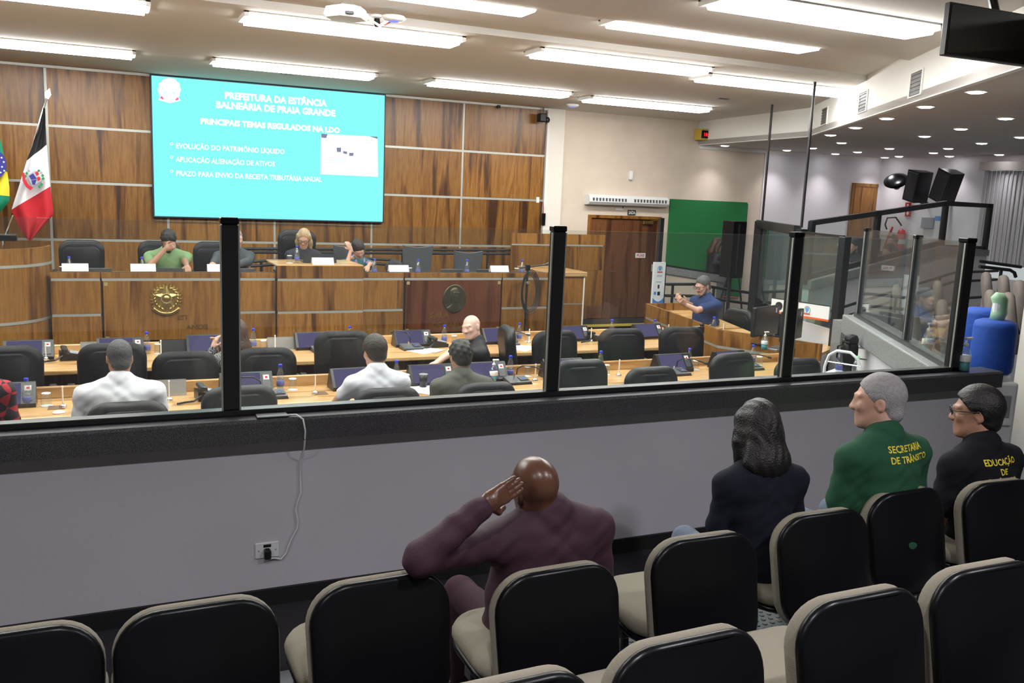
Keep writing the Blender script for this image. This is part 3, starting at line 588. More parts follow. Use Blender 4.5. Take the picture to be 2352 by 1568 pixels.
place_chairs([(.11, 6.5, .93, 0, 'leather', OC + 'of the man in white polo shirt', F1, 0), (.82, 6.5, 1.0, .05, 'leather', OC + 'empty behind the first partition post', F1, 0), (1.90, 6.5, .93, 0, 'leather', OC + 'of the young man in white tee', F1, 0),
              (2.70, 6.5, .93, 0, 'leather', OC + 'of the man in olive jacket', F1, 0), (3.53, 6.5, 1.08, .0, 'leather', OC + 'empty, right of the second partition post', F1, 0), (4.20, 6.45, 1.0, 0, 'leather', OC + 'empty and low before the desk monitor', F1, 0),
              (5.06, 6.5, 1.08, .12, 'leather', OC + 'empty near the end of front desks', F1, 0), (5.86, 6.5, 1.0, -.05, 'leather', OC + 'empty behind the third partition post', F1, 0),
              (-.72, 7.95, 1.08, 0, 'leather_dark', OC + 'at the second row below the lectern', F2, 0), (.02, 7.95, 1.08, .05, 'leather_dark', OC + 'facing the desk just ahead of white polo man', F2, 0), (1.25, 7.95, 1.0, -.05, 'leather_dark', OC + 'turned, beside woman in patterned blouse', F2, 0),
              (1.92, 7.95, 1.13, -.03, 'leather_dark', OC + 'tall and empty, ahead of young man in white', F2, 0), (4.02, 7.95, 1.08, .1, 'leather_dark', OC + 'partly hidden by the second partition post', F2, 0), (4.83, 7.95, 1.08, -.1, 'leather_dark', OC + 'at second row before the exit door', F2, 0),
              (5.58, 7.95, 1.08, -.15, 'leather_dark', OC + 'at second row beside the clerks desk', F2, 0), (3.46, 8.11, 1.08, 1.35, 'leather', OC + 'turned sideways by the bald man', F2, 0), (.58, 7.9, 1.0, 0, 'leather_dark', OC + 'of the woman in patterned blouse', F2, 0),
              (-.26, 12.15, 1.60, PI, 'leather', OC + 'wide, empty at the dais', None, .55), (2.40, 12.2, 1.78, PI, 'leather', OC + 'tall, behind the blonde woman', None, .55), (.64, 12.2, 1.60, PI, 'leather', OC + 'behind the man in green shirt', None, .55), (1.31, 12.2, 1.60, PI, 'leather', OC + 'behind the man in grey suit', None, .55)])
# slim grey chairs of the dais, concave top edge
def slim_chair(x, y, z, top, lab):
    t = thing('slim_chair', lab, 'chair', (x, y, z), PI)
    o = [(-.20, 0), (.20, 0), (.225, .40)] + [(.225 - .45 * k / 8, .42 - .03 * math.sin(k * PI / 8)) for k in range(9)] + [(-.225, .40)]
    obj('backrest', prism(o, .05, 'y', -.025), 'grey_mesh', t, loc=(0, -.24, top - .43), rot=(-.12, 0, 0)); obj('seat', flatpad(.46, .46, .08, .1), 'grey_mesh', t, True, loc=(0, 0, .45))
    obj('column', tube([(0, 0, .05), (0, 0, .42)], .03), 'black_plastic', t); obj('back_support', tube([(0, -.2, .44), (0, -.27, .5), (0, -.28, top - .35)], .025), 'black_plastic', t)
    bm = bmesh.new()
    for k in range(5): a = k * 2 * PI / 5; add_tube(bm, [(0, 0, .07), (.27 * math.cos(a), .27 * math.sin(a), .03)], [.025, .02], 6)
    obj('base', bm, 'black_plastic', t)
slim_chair(3.13, 12.2, .55, 1.04, 'slim grey chair behind the woman in floral dress'); slim_chair(4.14, 12.2, .55, 1.05, 'slim grey empty chair beside the black bag'); slim_chair(4.93, 12.2, .55, .98, 'slim grey empty chair near the dais end')
# ---------------- gallery seats
def gallery_seat():
    t = thing('gallery_seat', 'x', 'chair')
    b = obj('back_shell', padded(.47, .47, .035, .13, .008, .03, 0, 8, .10), 'black_plastic', t, True, loc=(0, -.02, .575), rot=(-.20, 0, 0))
    obj('back_cushion', padded(.475, .475, .055, .135, .016, .03, 0, 8, .10), 'beige_fabric', b, True, loc=(0, .040, 0))
    s = obj('seat_cushion', flatpad(.48, .45, .07, .14, .02), 'beige_fabric', t, True, loc=(0, .27, .43), rot=(.06, 0, 0)); obj('seat_pan', flatpad(.47, .44, .03, .14, .01), 'black_plastic', s, True, loc=(0, 0, -.045))
    obj('bracket', tube([(0, .25, .36), (0, .05, .35), (0, .05, .42)], .022, 8), 'black_frame', t)
    for k in (-1, 1): obj('leg', tube([(k * .17, .30, .39), (k * .19, .22, .0)], .018, 8), 'black_frame', t)
    obj('crossbar', box((-.23, .22, .33), (.23, .28, .375), .005, 1), 'black_frame', t)
    return t
GS = 'black shelled gallery seat with beige cushions '
seats = [(-.27, 2.58, GF, 'left of all the seats before the wall outlet'), (.22, 2.58, GF, 'empty, in front of the wall outlet'), (.78, 2.58, GF, 'empty, under the elbow of purple shirted man'), (1.36, 2.46, GF, 'occupied by the man in purple shirt'),
         (2.02, 2.54, GF, 'behind the dark haired woman in black'), (2.66, 2.60, GF, 'behind the man in dark green tee'), (3.24, 2.70, GF, 'between the two men with yellow back lettering'), (3.80, 2.66, GF, 'behind the man with glasses and black polo')]
seats2 = [(.79, 1.63, .52, 'second row, only its top edge showing'), (1.31, 1.66, .52, 'second row, behind the empty floor patch'), (1.93, 1.70, .52, 'second row, beside the pillar side, middle one'), (2.47, 1.72, .52, 'second row, farthest from the man in purple')]
g0 = None
for x, y, z, lb in seats + seats2:
    if g0 is None: g0 = gallery_seat(); g0.location = (x, y, z); g0['label'] = GS + lb
    else: dup(g0, (x, y, z), RNG.uniform(-.04, .04), GS + lb)
st = struct('floor', box((-6.5, -3.5, GF), (8.2, 2.02, .52)), 'carpet')
mt_ = struct('floor', box((.3, 2.02, GF), (5.2, 3.55, GF + .006)), 'rubber')
bm = bmesh.new()
for i in range(-2, 62):
    for j in range(34):
        x, y = .34 + i * .045 + (j % 2) * .0225 + 1.0, 2.05 + j * .039
        if 1.2 < x < 4.0 and y < 3.5: add_lathe(bm, [(.013, 0), (.0125, .003), (.009, .0045), (0, .0045)], 8, (x, y, GF + .006))
o = obj('floor_stud', bm, 'rubber', mt_, True); o['kind'] = 'stuff'
# ================================================================== DESK THINGS
mat('clear', (1, 1, 1), .02); glass('clear', tint=(.90, .93, .94), haze=.05, refl=1.6); glass('water', tint=(.86, .90, .92), haze=.03, refl=1.2); glass('acrylic', tint=(.72, .73, .70), haze=.22, refl=1.0)
mat('cap_blue', (.02, .035, .55), .35); mat('label_blue', (.10, .13, .40), .5); mat('napkin', (.85, .87, .88), .8)
emis('lcd_purple', (.135, .118, .25), .85); emis('lcd_spot', (.15, .35, 1.0), 1.3); emis('red_led', (1.0, .04, .04), 1.2); mat('device_black', (.012, .012, .014), .32); mat('device_grey', (.06, .065, .07), .35); mat('key_grey', (.30, .32, .34), .4)
mat('hatch_brown', (.13, .062, .02), .4)
_P = {}
def proto(kind, fn):
    def place(loc, rz=0.0, label='', group=None, cat=None):
        if kind not in _P:
            t = thing(kind, label, cat or kind.replace('_', ' '), loc, rz, group); fn(t); _P[kind] = t; return t
        o = dup(_P[kind], loc, rz, label)
        if group: o['group'] = group
        elif 'group' in o: del o['group']
        return o
    return place
def _bottle(t):
    obj('body', lathe([(0, .004), (.026, .002), (.031, .012), (.031, .055), (.029, .062), (.031, .07), (.031, .105), (.028, .125), (.018, .165), (.0125, .178), (.0125, .19), (0, .19)], 16), 'clear', t, True)
    obj('water', lathe([(0, .008), (.027, .01), (.028, .09), (.028, .10), (0, .10)], 14), 'water', t, True)
    obj('label_band', lathe([(.0316, .035), (.0322, .036), (.0322, .074), (.0316, .075)], 16), 'label_blue', t, True)
    obj('cap', lathe([(0, .188), (.0155, .188), (.0165, .192), (.0155, .207), (.013, .21), (0, .21)], 14), 'cap_blue', t, True)
def _tumbler(t):
    obj('cup', lathe([(0, .0), (.036, .0), (.038, .004), (.031, .085), (.030, .092), (0, .092), ], 16), 'clear', t, True); obj('base_disc', lathe([(0, .088), (.030, .088), (.030, .095), (0, .097)], 14), 'napkin', t, True)
    obj('paper_doily', lathe([(0, .0), (.041, 0.0), (.041, .003), (0, .003)], 14), 'napkin', t)
def _pole(t):
    obj('base', lathe([(0, 0), (.026, 0), (.024, .018), (.012, .03), (0, .03)], 14), 'chrome', t, True); obj('rod', tube([(0, 0, .028), (0, 0, .15)], .0055, 6), 'white_trim', t); obj('knob', lathe([(0, .145), (.008, .15), (.006, .16), (0, .162)], 8), 'white_trim', t, True)
def _phone(t):
    obj('base', prism([(-.10, 0), (.10, 0), (.10, .035), (-.10, .075)][::1], .17, 'y', -.085), 'device_black', t); k = obj('keypad', box((-.03, -.06, .045), (.085, .06, .058), .003, 1), 'key_grey', t, rot=(0, .2, 0), loc=(0, 0, .012))
    obj('handset', box((-.10, -.10, .07), (-.045, .10, .105), .015), 'device_black', t, rot=(0, .15, 0)); obj('display', box((.0, -.045, .066), (.03, .04, .072)), 'key_grey', t, rot=(0, .2, 0)); obj('cord', tube([(-.08, -.09, .05), (-.14, -.13, .02), (-.2, -.10, .01), (-.26, -.14, .012)], .008, 6), 'device_black', t)
def _monitor(t):
    b = obj('housing', prism([(-.10, 0), (.085, 0), (.085, .02), (.03, .165), (.0, .165), (-.10, .03)], .40, 'x', -.2), 'device_black', t)
    R_ = math.atan2(.135, .10)
    obj('screen', box((-.175, -.083, -.002), (.105, .078, .003)), 'lcd_purple', t, loc=(0, -.052, .098), rot=(R_, 0, 0)); obj('glow', box((.0, -.01, 0), (.02, .008, .004)), 'lcd_purple', t, loc=(0, -.052, .099), rot=(R_, 0, 0))
    q = obj('side_panel', box((.118, -.06, -.002), (.178, .06, .004)), 'device_grey', t, loc=(0, -.052, .099), rot=(R_, 0, 0)); obj('red_button', box((.142, .028, .004), (.160, .042, .007)), 'red_led', q); obj('white_key', box((.128, .015, .003), (.172, .055, .005)), 'white_print', q)
def _mic(t):
    obj('base', prism([(-.075, 0), (.075, 0), (.075, .05), (-.075, .022)], .21, 'x', -.105), 'device_grey', t); obj('foot', box((-.11, -.08, 0), (.11, .08, .008)), 'device_black', t)
    obj('display', box((.015, -.05, .0), (.095, .03, .003)), 'device_black', t, loc=(0, .01, .041), rot=(.185, 0, 0)); obj('display_mark', box((.045, -.02, .003), (.066, .0, .005)), 'lcd_spot', t, loc=(0, .01, .041), rot=(.185, 0, 0))
    obj('collar', lathe([(0, .04), (.010, .04), (.009, .075), (0, .075)], 10), 'chrome', t, loc=(-.01, .05, 0))
def _goose(t):
    obj('gooseneck', tube([(0, 0, .07), (.002, -.005, .12), (.03, -.05, .155), (.10, -.13, .16), (.17, -.20, .135)], .0055, 6), 'device_black', t, True); obj('mic_head', lathe([(0, 0), (.011, .004), (.012, .03), (.006, .042), (0, .044)], 10), 'black_matte', t, True, loc=(.165, -.195, .137), rot=(1.75, .0, .75))
def _plate(t): obj('sheet', prism([(-.05, 0), (-.044, 0), (.004, .12), (-.002, .12)], .27, 'x', -.135), 'acrylic', t); obj('stay', prism([(.045, 0), (.05, 0), (.004, .12), (0, .12)], .27, 'x', -.135), 'acrylic', t)
def _wplate(t): obj('card', prism([(-.04, 0), (-.035, 0), (.003, .085), (-.002, .085)], .27, 'x', -.135), 'paper', t); obj('back_leaf', prism([(.035, 0), (.04, 0), (.003, .085), (0, .085)], .27, 'x', -.135), 'paper', t); obj('printed_crest', box((-.115, -.042, .03), (-.085, -.036, .055)), 'print_lilac', t, rot=(-.43, 0, 0), loc=(0, .018, -.012))
mat('print_lilac', (.45, .42, .62), .6)
def _paper(t):
    for k, (dx, dy, a) in enumerate(((0, 0, .1), (.03, .02, -.15), (.1, -.01, .3))):
        obj('sheet', box((-.105, -.148, 0), (.105, .148, .0015)), 'paper', t, loc=(dx, dy, .001 + .002 * k), rot=(0, 0, a)); obj('print_block', box((-.08, -.10, .0016), (.08, .09, .0019)), 'print_grey', t, loc=(dx, dy, .001 + .002 * k), rot=(0, 0, a))
mat('print_grey', (.55, .56, .66), .7)
def _laptop(t): obj('lid', box((-.16, -.012, .0), (.16, .0, .085), .003, 1), 'device_black', t, rot=(-.2, 0, 0)); obj('keyboard', box((-.16, .0, 0), (.16, .22, .014), .003, 1), 'device_black', t)
def _sanit(t):
    obj('body', lathe([(0, 0), (.034, 0), (.037, .01), (.037, .10), (.030, .125), (.014, .14), (.014, .15), (0, .15)], 16), 'clear', t, True); obj('gel', lathe([(0, .004), (.034, .006), (.034, .055), (0, .055)], 14), 'gel_teal', t, True); obj('label_band', lathe([(.0375, .06), (.038, .061), (.038, .095), (.0375, .096)], 16), 'napkin', t, True)
    obj('pump', lathe([(0, .15), (.016, .15), (.015, .165), (.006, .168), (.006, .19), (0, .19)], 12), 'white_plastic', t, True); obj('nozzle', box((-.012, -.012, .188), (.045, .012, .203), .005), 'white_plastic', t)
mat('gel_teal', (.06, .42, .45), .2, alpha=.9); mat('gel_blue', (.12, .45, .75), .2)
bottle = proto('water_bottle', _bottle); tumbler = proto('glass_tumbler', _tumbler); pole = proto('table_flag_stand', _pole); phone = proto('desk_phone', _phone); monitor = proto('desk_monitor', _monitor); micu = proto('microphone_unit', _mic); goose = proto('gooseneck_microphone', _goose)
plate = proto('name_plate', _plate); wplate = proto('name_card', _wplate); papers = proto('paper_sheets', _paper); laptop = proto('laptop', _laptop); sanit = proto('sanitizer_bottle', _sanit)
R1, R2, DS = .7505, .7505, DT - .0705
BL = 'clear water bottle with blue cap '
for u, y, z, lb in ((63, 7.05, R1, 'beside the red plaid sleeve'), (644, 7.18, R1, 'right of the first partition post on front desk'), (910, 7.15, R1, 'behind shoulder of young man in white tee'), (1171, 7.15, R1, 'next to teal sanitizer on front desk'), (1378, 7.2, R1, 'behind the empty chair right of second post'), (1581, 7.15, R1, 'right of the lone front desk monitor'), (1727, 7.2, R1, 'at the end of front desk row'), (270, 7.18, R1, 'peeking past the neck of white polo man'),
                    (338, 9.0, R2, 'on second row below brass emblem'), (582, 9.05, R2, 'behind woman in patterned blouse'), (803, 9.05, R2, 'hidden behind the tall empty chair'), (1020, 8.98, R2, 'beside desk phone near the bald man'), (1192, 9.0, R2, 'left of the second partition post, second row'), (1404, 9.08, R2, 'before the exit door on second row'), (1502, 9.0, R2, 'on second row near the clerks desk')):
    p = atU(u, y, z); bottle(p, RNG.uniform(0, 6), BL + lb, 'water bottles on the desks')
for u, lb in ((160, 'on dais before wide black chair'), (327, 'on dais left of man in green'), (509, 'on dais before the grey suit man'), (860, 'on dais beside woman in floral dress'), (960, 'on dais before slim grey chair'), (1072, 'on dais before the last slim chair'), (1198, 'on dais behind black microphone stand')):
    bottle(atU(u, 11.3, DS), 0, BL + lb, 'water bottles on the desks')
bottle(atU(682, 11.25, 1.4255), 0, BL + 'on raised dais centre before blonde woman', 'water bottles on the desks')
GL = 'upturned drinking glass '
for u, y, z, lb in ((107, 7.05, R1, 'beside bottle at the red plaid sleeve'), (672, 7.15, R1, 'right of bottle by first post'), (940, 7.1, R1, 'between young man in white and olive jacket'), (1597, 7.1, R1, 'right of lone front monitor'), (1743, 7.15, R1, 'at the end of front desk row'), (1211, 7.2, R1, 'right of sanitizer on front desk'), (1392, 7.1, R1, 'behind the empty chair, second post'),
                    (363, 8.98, R2, 'beside bottle below brass emblem'), (605, 9.0, R2, 'behind patterned blouse woman'), (1043, 8.95, R2, 'beside bald man'), (1211, 8.95, R2, 'second row left of second post'), (1517, 8.95, R2, 'second row near clerks desk')):
    tumbler(atU(u, y, z), 0, GL + lb, 'upturned glasses on the desks')
for u, z, y, lb in ((143, DS, 11.3, 'on dais before wide black chair'), (665, 1.4255, 11.2, 'on raised dais centre'), (941, DS, 11.3, 'on dais beside black bag'), (1186, DS, 11.3, 'on dais beside microphone stand'), (484, DS, 11.3, 'on dais under hand of grey suit man')): tumbler(atU(u, y, z), 0, GL + lb, 'upturned glasses on the desks')
PLb = 'small chrome table flag stand without flag '
for u, y, lb in ((145, 6.95, 'beside the glass near red plaid sleeve'), (389, 6.98, 'right of the white polo man'), (724, 6.95, 'beside the brown desk hatch'), (1229, 6.98, 'left of the second partition post'), (1421, 7.0, 'between the two empty front chairs'), (106, 8.85, 'beside phone below lectern'), (370, 8.8, 'below brass emblem'), (632, 8.9, 'behind turned chair'), (1215, 8.85, 'second row left of second post'), (1357, 8.8, 'beside phone before exit door'), (1534, 8.9, 'second row near clerks desk')):
    pole(atU(u, y, R1), 0, PLb + lb, 'table flag stands on the desks')
MN = 'tilted desk monitor with purple screen '
for u, y, rz, lb in ((565, 7.12, 0, 'before the empty chair at first post'), (812, 7.12, .05, 'in front of young man in white tee'), (988, 7.12, 0, 'in front of olive jacket man, left one'), (1110, 7.12, 0, 'beside the teal sanitizer'), (1290, 7.12, 0, 'hidden by second partition post'), (1541, 7.12, .06, 'alone between the low front chairs'), (1672, 7.14, .08, 'near the end of front desk row'), (12, 7.12, 0, 'beside the red plaid sleeve'),
                     (68, 8.95, 0, 'below the lectern on second row'), (277, 8.95, 0, 'ahead of white polo man'), (478, 8.98, 0, 'ahead of patterned blouse woman'), (722, 8.98, 0, 'left of the tall empty chair'), (945, 8.95, 0, 'left of phone, second row'), (1143, 8.95, .05, 'behind the bald man'), (1313, 8.95, .05, 'right of second partition post'), (1484, 8.95, .08, 'second row near clerks desk')):
    monitor(atU(u, y, R1), rz, MN + lb, 'tilted monitors on the desks')
MU = 'grey conference microphone base with small display '
for u, y, lb in ((625, 6.93, 'below monitor at first post'), (1188, 6.96, 'right of sanitizer bottle'), (1556, 6.95, 'below the lone front monitor'), (1725, 7.0, 'at the end of front desk row'), (945, 8.74, 'below second row monitor near phone'), (1168, 8.78, 'right of the bald man'), (742, 8.78, 'left of tall empty chair')): micu(atU(u, y, R1), .05, MU + lb, 'microphone bases on the desks')
GN = 'thin black gooseneck microphone '
for u, y, rz, lb in ((1186, 7.0, 0, 'leaning right of the sanitizer'), (1553, 6.99, 0, 'at the lone front monitor'), (1700, 7.05, .3, 'at the end of front desk row'), (1160, 8.83, 0, 'right of the bald man'), (942, 8.79, 2.9, 'reaching left before red plaque'), (600, 6.98, -2.2, 'bent over monitor at first post')): goose(atU(u, y, R1), rz, GN + lb, 'gooseneck microphones on the desks')
PH = 'black desk telephone '
for u, y, rz, lb in ((165, 8.85, .1, 'on second row below the lectern'), (482, 7.0, .1, 'left of first partition post'), (1003, 8.85, .1, 'on second row near the bald man'), (1362, 8.9, .1, 'on second row before exit door')): phone(atU(u, y, R1), rz, PH + lb, 'desk telephones')
for u, y, lb in ((22, 7.2, 'beside red plaid sleeve'), (385, 7.2, 'right of white polo man'), (222, 9.05, 'second row below lectern'), (645, 9.02, 'second row behind turned chair'), (1120, 9.08, 'second row behind bald man')): plate(atU(u, y, R1), 0, 'blank clear acrylic name plate ' + lb, 'acrylic name plates')
dk = thing('dark_name_plate', 'black acrylic name plate on second row below brass emblem', 'name plate', atU(410, 9.0, R1)); obj('sheet', prism([(-.05, 0), (-.044, 0), (.004, .125), (-.002, .125)], .34, 'x', -.17), 'device_black', dk); obj('stay', prism([(.045, 0), (.05, 0), (.004, .125), (0, .125)], .34, 'x', -.17), 'acrylic', dk)
for u, y, z, lb in ((173, 11.12, DT - .011, 'on dais before wide black chair'), (329, 11.12, DT - .011, 'on dais left of man in green'), (503, 11.12, DT - .011, 'on dais before grey suit man'), (741, 11.02, 1.4255, 'on raised dais before blonde woman'), (915, 11.12, DT - .011, 'on dais below black bag'), (1146, 11.12, DT - .011, 'on dais near microphone stand')):
    wplate(atU(u, y, z), .02, 'white folded name card with small crest ' + lb, 'name cards on the dais')
for u, lb in ((222, 'beside wide black chair'), (387, 'before the man in green'), (553, 'right of first post before grey suit man'), (1038, 'between the slim grey chairs'), (1120, 'near microphone stand')): laptop(atU(u, 11.2, DS), 0, 'low black laptop on the dais ' + lb, 'laptops on the dais')
lp = laptop(atU(735, 11.25, 1.4255), 0, 'wide black laptop on raised dais centre before blonde woman'); lp.scale = (1.3, 1, 1.35)
papers(atU(965, 8.62, R1), .4, 'loose printed sheets on second row near bald man'); papers(atU(443, 8.65, R1), .3, 'printed brochure sheets before patterned blouse woman'); papers(atU(975, 6.86, R1), .6, 'printed sheets beside olive jacket man'); papers(atU(585, 11.4, DS), .2, 'white sheets on dais right of first post'); papers(atU(1190, 8.55, R1), .5, 'single white sheet right of the bald man')
sanit(atU(1133, 7.05, R1), 0, 'clear pump sanitizer bottle with teal gel on front desk'); sanit(atU(1455 + 300, 7.72, .797), 0, 'clear pump sanitizer bottle on the clerks desk')
cu_ = thing('black_cup', 'tall black cup beside the olive jacket man', 'cup', atU(972, 6.98, R1)); obj('body', lathe([(0, 0), (.028, 0), (.036, .115), (.033, .115), (.026, .01), (0, .01)], 18), 'device_black', cu_, True); obj('rim', lathe([(.034, .112), (.037, .112), (.037, .117), (.034, .117)], 18), 'arm_grey', cu_)
bg = thing('black_bag', 'small crumpled black bag on the dais by slim chair', 'bag', atU(905, 11.45, DS))
bm = bmesh.new(); bmesh.ops.create_icosphere(bm, subdivisions=3, radius=1)
for v in bm.verts: v.co = Vector((v.co.x * .12, v.co.y * .10, max(-.0, v.co.z * .12 + .075))) * (1 + .10 * math.sin(9 * v.co.x + 3) * math.sin(7 * v.co.z + 1))
obj('pouch', bm, 'black_matte', bg, True); obj('strap', tube([(.06, -.09, .12), (.09, -.10, .06), (.08, -.09, .0)], .008), 'device_black', bg)
for (u, v, row) in ((130, 936, 1), (165, 827, 2), (735, 903, 1), (514, 902, 1), (410, 816, 2), (1325, 862, 1)):
    p = atZ(u, v, R1); tt = thing('cable_hatch', 'square brown cable hatch let into the ' + ('front' if row == 1 else 'second') + ' desk row', 'hatch', p, 0, 'cable hatches in the desks'); obj('lid', box((-.055, -.055, .0), (.055, .055, .003)), 'hatch_brown', tt); obj('frame', box((-.058, -.058, -.0005), (.058, .058, .0015)), 'brass_dull', tt)
for (u, v, lb) in ((135, 948, 'small round white push light by desk hatch near polo man'), (440, 826, 'small round white push light on second row')):
    tag(obj('push_light', lathe([(0, 0), (.04, 0), (.038, .008), (.02, .016), (0, .018)], 18), 'napkin', None, True, loc=atZ(u, v, R1)), lb, 'push light')
# microphone stand in front of the dais end
ms = thing('microphone_stand', 'black microphone boom stand with coiled cables before the dais', 'microphone stand', (5.13, 10.75, 0))
obj('pole', tube([(0, 0, .02), (0, 0, 1.40)], .016, 8), 'black_frame', ms); obj('boom', tube([(-.12, -.02, 1.42), (0, 0, 1.43), (.24, .05, 1.45)], .011, 8), 'black_frame', ms); obj('clamp', box((-.03, -.03, 1.38), (.03, .03, 1.46), .008), 'black_plastic', ms); obj('microphone', tube([(.22, .05, 1.445), (.30, .06, 1.46), (.36, .075, 1.475), (.385, .08, 1.48)], [.011, .013, .02, .014], 10), 'device_grey', ms, True)
obj('knob', box((-.02, -.03, 1.20), (.03, .03, 1.235), .006), 'chrome', ms)
bm = bmesh.new()
for k in range(5): add_tube(bm, [(.10 * math.cos(a) * (1 + .1 * k) + .03, -.02 - .01 * k, 1.10 + (.22 + .02 * k) * math.sin(a)) for a in [j * PI / 8 for j in range(16)]], .006, 5, True)
obj('cable_coil', bm, 'black_matte', ms)
for k in range(3): a = k * 2 * PI / 3 + .5; obj('leg', tube([(0, 0, .28), (.30 * math.cos(a), .30 * math.sin(a), .012)], .012, 6), 'black_frame', ms)
# ================================================================== PEOPLE: bodies as smooth implicit surfaces
def _rotm(yaw=0.0, pitch=0.0, roll=0.0):       # yaw about z (left +), pitch about x (up +), roll about y
    return np.array(Matrix.Rotation(yaw, 3, 'Z') @ Matrix.Rotation(pitch, 3, 'X') @ Matrix.Rotation(roll, 3, 'Y'))
class SDF:
    def __init__(s): s.p = []
    def cap(s, a, b, ra, rb=None, k=.02, op='u'):
        s.p.append(('c', np.array(a, float), np.array(b, float), ra, ra if rb is None else rb, k, op)); return s
    def chain(s, pts, rs, k=.02):
        for i in range(len(pts) - 1): s.cap(pts[i], pts[i + 1], rs[i], rs[i + 1], k)
        return s
    def ell(s, c, r, R=None, k=.02, op='u'): s.p.append(('e', np.array(c, float), np.array(r, float), np.eye(3) if R is None else np.array(R), None, k, op)); return s
    def cut(s, pt, n, k=.004):                 # keep the side the normal points to
        n = np.array(n, float); s.p.append(('h', np.array(pt, float), n / np.linalg.norm(n), None, None, k, 'i')); return s
    def fold(s, amp, vec, ph=0.0): s.p.append(('f', amp, np.array(vec, float), ph, None, 0, 'f')); return s
    def bounds(s):
        lo, hi = np.full(3, 9.), np.full(3, -9.)
        for q in s.p:
            if q[6] != 'u': continue
            if q[0] == 'c': m = max(q[3], q[4]) + .03; lo = np.minimum(lo, np.minimum(q[1], q[2]) - m); hi = np.maximum(hi, np.maximum(q[1], q[2]) + m)
            else: m = max(q[2]) + .03; lo = np.minimum(lo, q[1] - m); hi = np.maximum(hi, q[1] + m)
        return lo, hi
    def mesh(s, vox):
        lo, hi = s.bounds(); n = np.ceil((hi - lo) / vox).astype(int) + 2
        ax = [lo[i] + vox * np.arange(n[i]) for i in range(3)]; D = np.full(tuple(n), .2, np.float32)
        for q in s.p:
            t, k, op = q[0], q[5], q[6]
            if op == 'f':
                X, Y, Z = np.meshgrid(*ax, indexing='ij', sparse=True); v = q[2]
                D += (q[1] * np.sin(v[0] * X + v[1] * Y + v[2] * Z + q[3] + 1.7 * np.sin(.37 * v[2] * X + .31 * v[0] * Z + 1))).astype(np.float32); continue
            if t == 'h':
                X, Y, Z = np.meshgrid(*ax, indexing='ij', sparse=True); d = -((X - q[1][0]) * q[2][0] + (Y - q[1][1]) * q[2][1] + (Z - q[1][2]) * q[2][2]); D = np.maximum(D, d.astype(np.float32)); continue
            if t == 'c': m = max(q[3], q[4]) + k + 3 * vox + .01; a, b = np.minimum(q[1], q[2]) - m, np.maximum(q[1], q[2]) + m
            else: m = max(q[2]) + k + 3 * vox + .01; a, b = q[1] - m, q[1] + m
            i0 = np.clip(((a - lo) / vox).astype(int), 0, n - 1); i1 = np.clip(((b - lo) / vox).astype(int) + 2, 1, n)
            sl = tuple(slice(i0[i], i1[i]) for i in range(3))
            X, Y, Z = np.meshgrid(*[ax[i][sl[i]] for i in range(3)], indexing='ij', sparse=True)
            if t == 'c':
                ab = q[2] - q[1]; L = max(ab @ ab, 1e-9)
                tt = np.clip(((X - q[1][0]) * ab[0] + (Y - q[1][1]) * ab[1] + (Z - q[1][2]) * ab[2]) / L, 0, 1)
                d = np.sqrt((X - q[1][0] - tt * ab[0]) ** 2 + (Y - q[1][1] - tt * ab[1]) ** 2 + (Z - q[1][2] - tt * ab[2]) ** 2) - (q[3] + (q[4] - q[3]) * tt)
            else:
                R = q[3]; r = q[2]; x, y, z = X - q[1][0], Y - q[1][1], Z - q[1][2]
                px, py, pz = [(R[0, i] * x + R[1, i] * y + R[2, i] * z) for i in range(3)]
                k0 = np.sqrt((px / r[0]) ** 2 + (py / r[1]) ** 2 + (pz / r[2]) ** 2); k1 = np.sqrt((px / r[0] ** 2) ** 2 + (py / r[1] ** 2) ** 2 + (pz / r[2] ** 2) ** 2) + 1e-9
                d = k0 * (k0 - 1) / k1
            d = d.astype(np.float32); O = D[sl]
            if op == 'u': h = np.maximum(k - np.abs(O - d), 0) / max(k, 1e-6); D[sl] = np.minimum(O, d) - h * h * k * .25
            else: d = -d; h = np.maximum(k - np.abs(O - d), 0) / max(k, 1e-6); D[sl] = np.maximum(O, d) + h * h * k * .25
        return _nets(D, lo, vox)
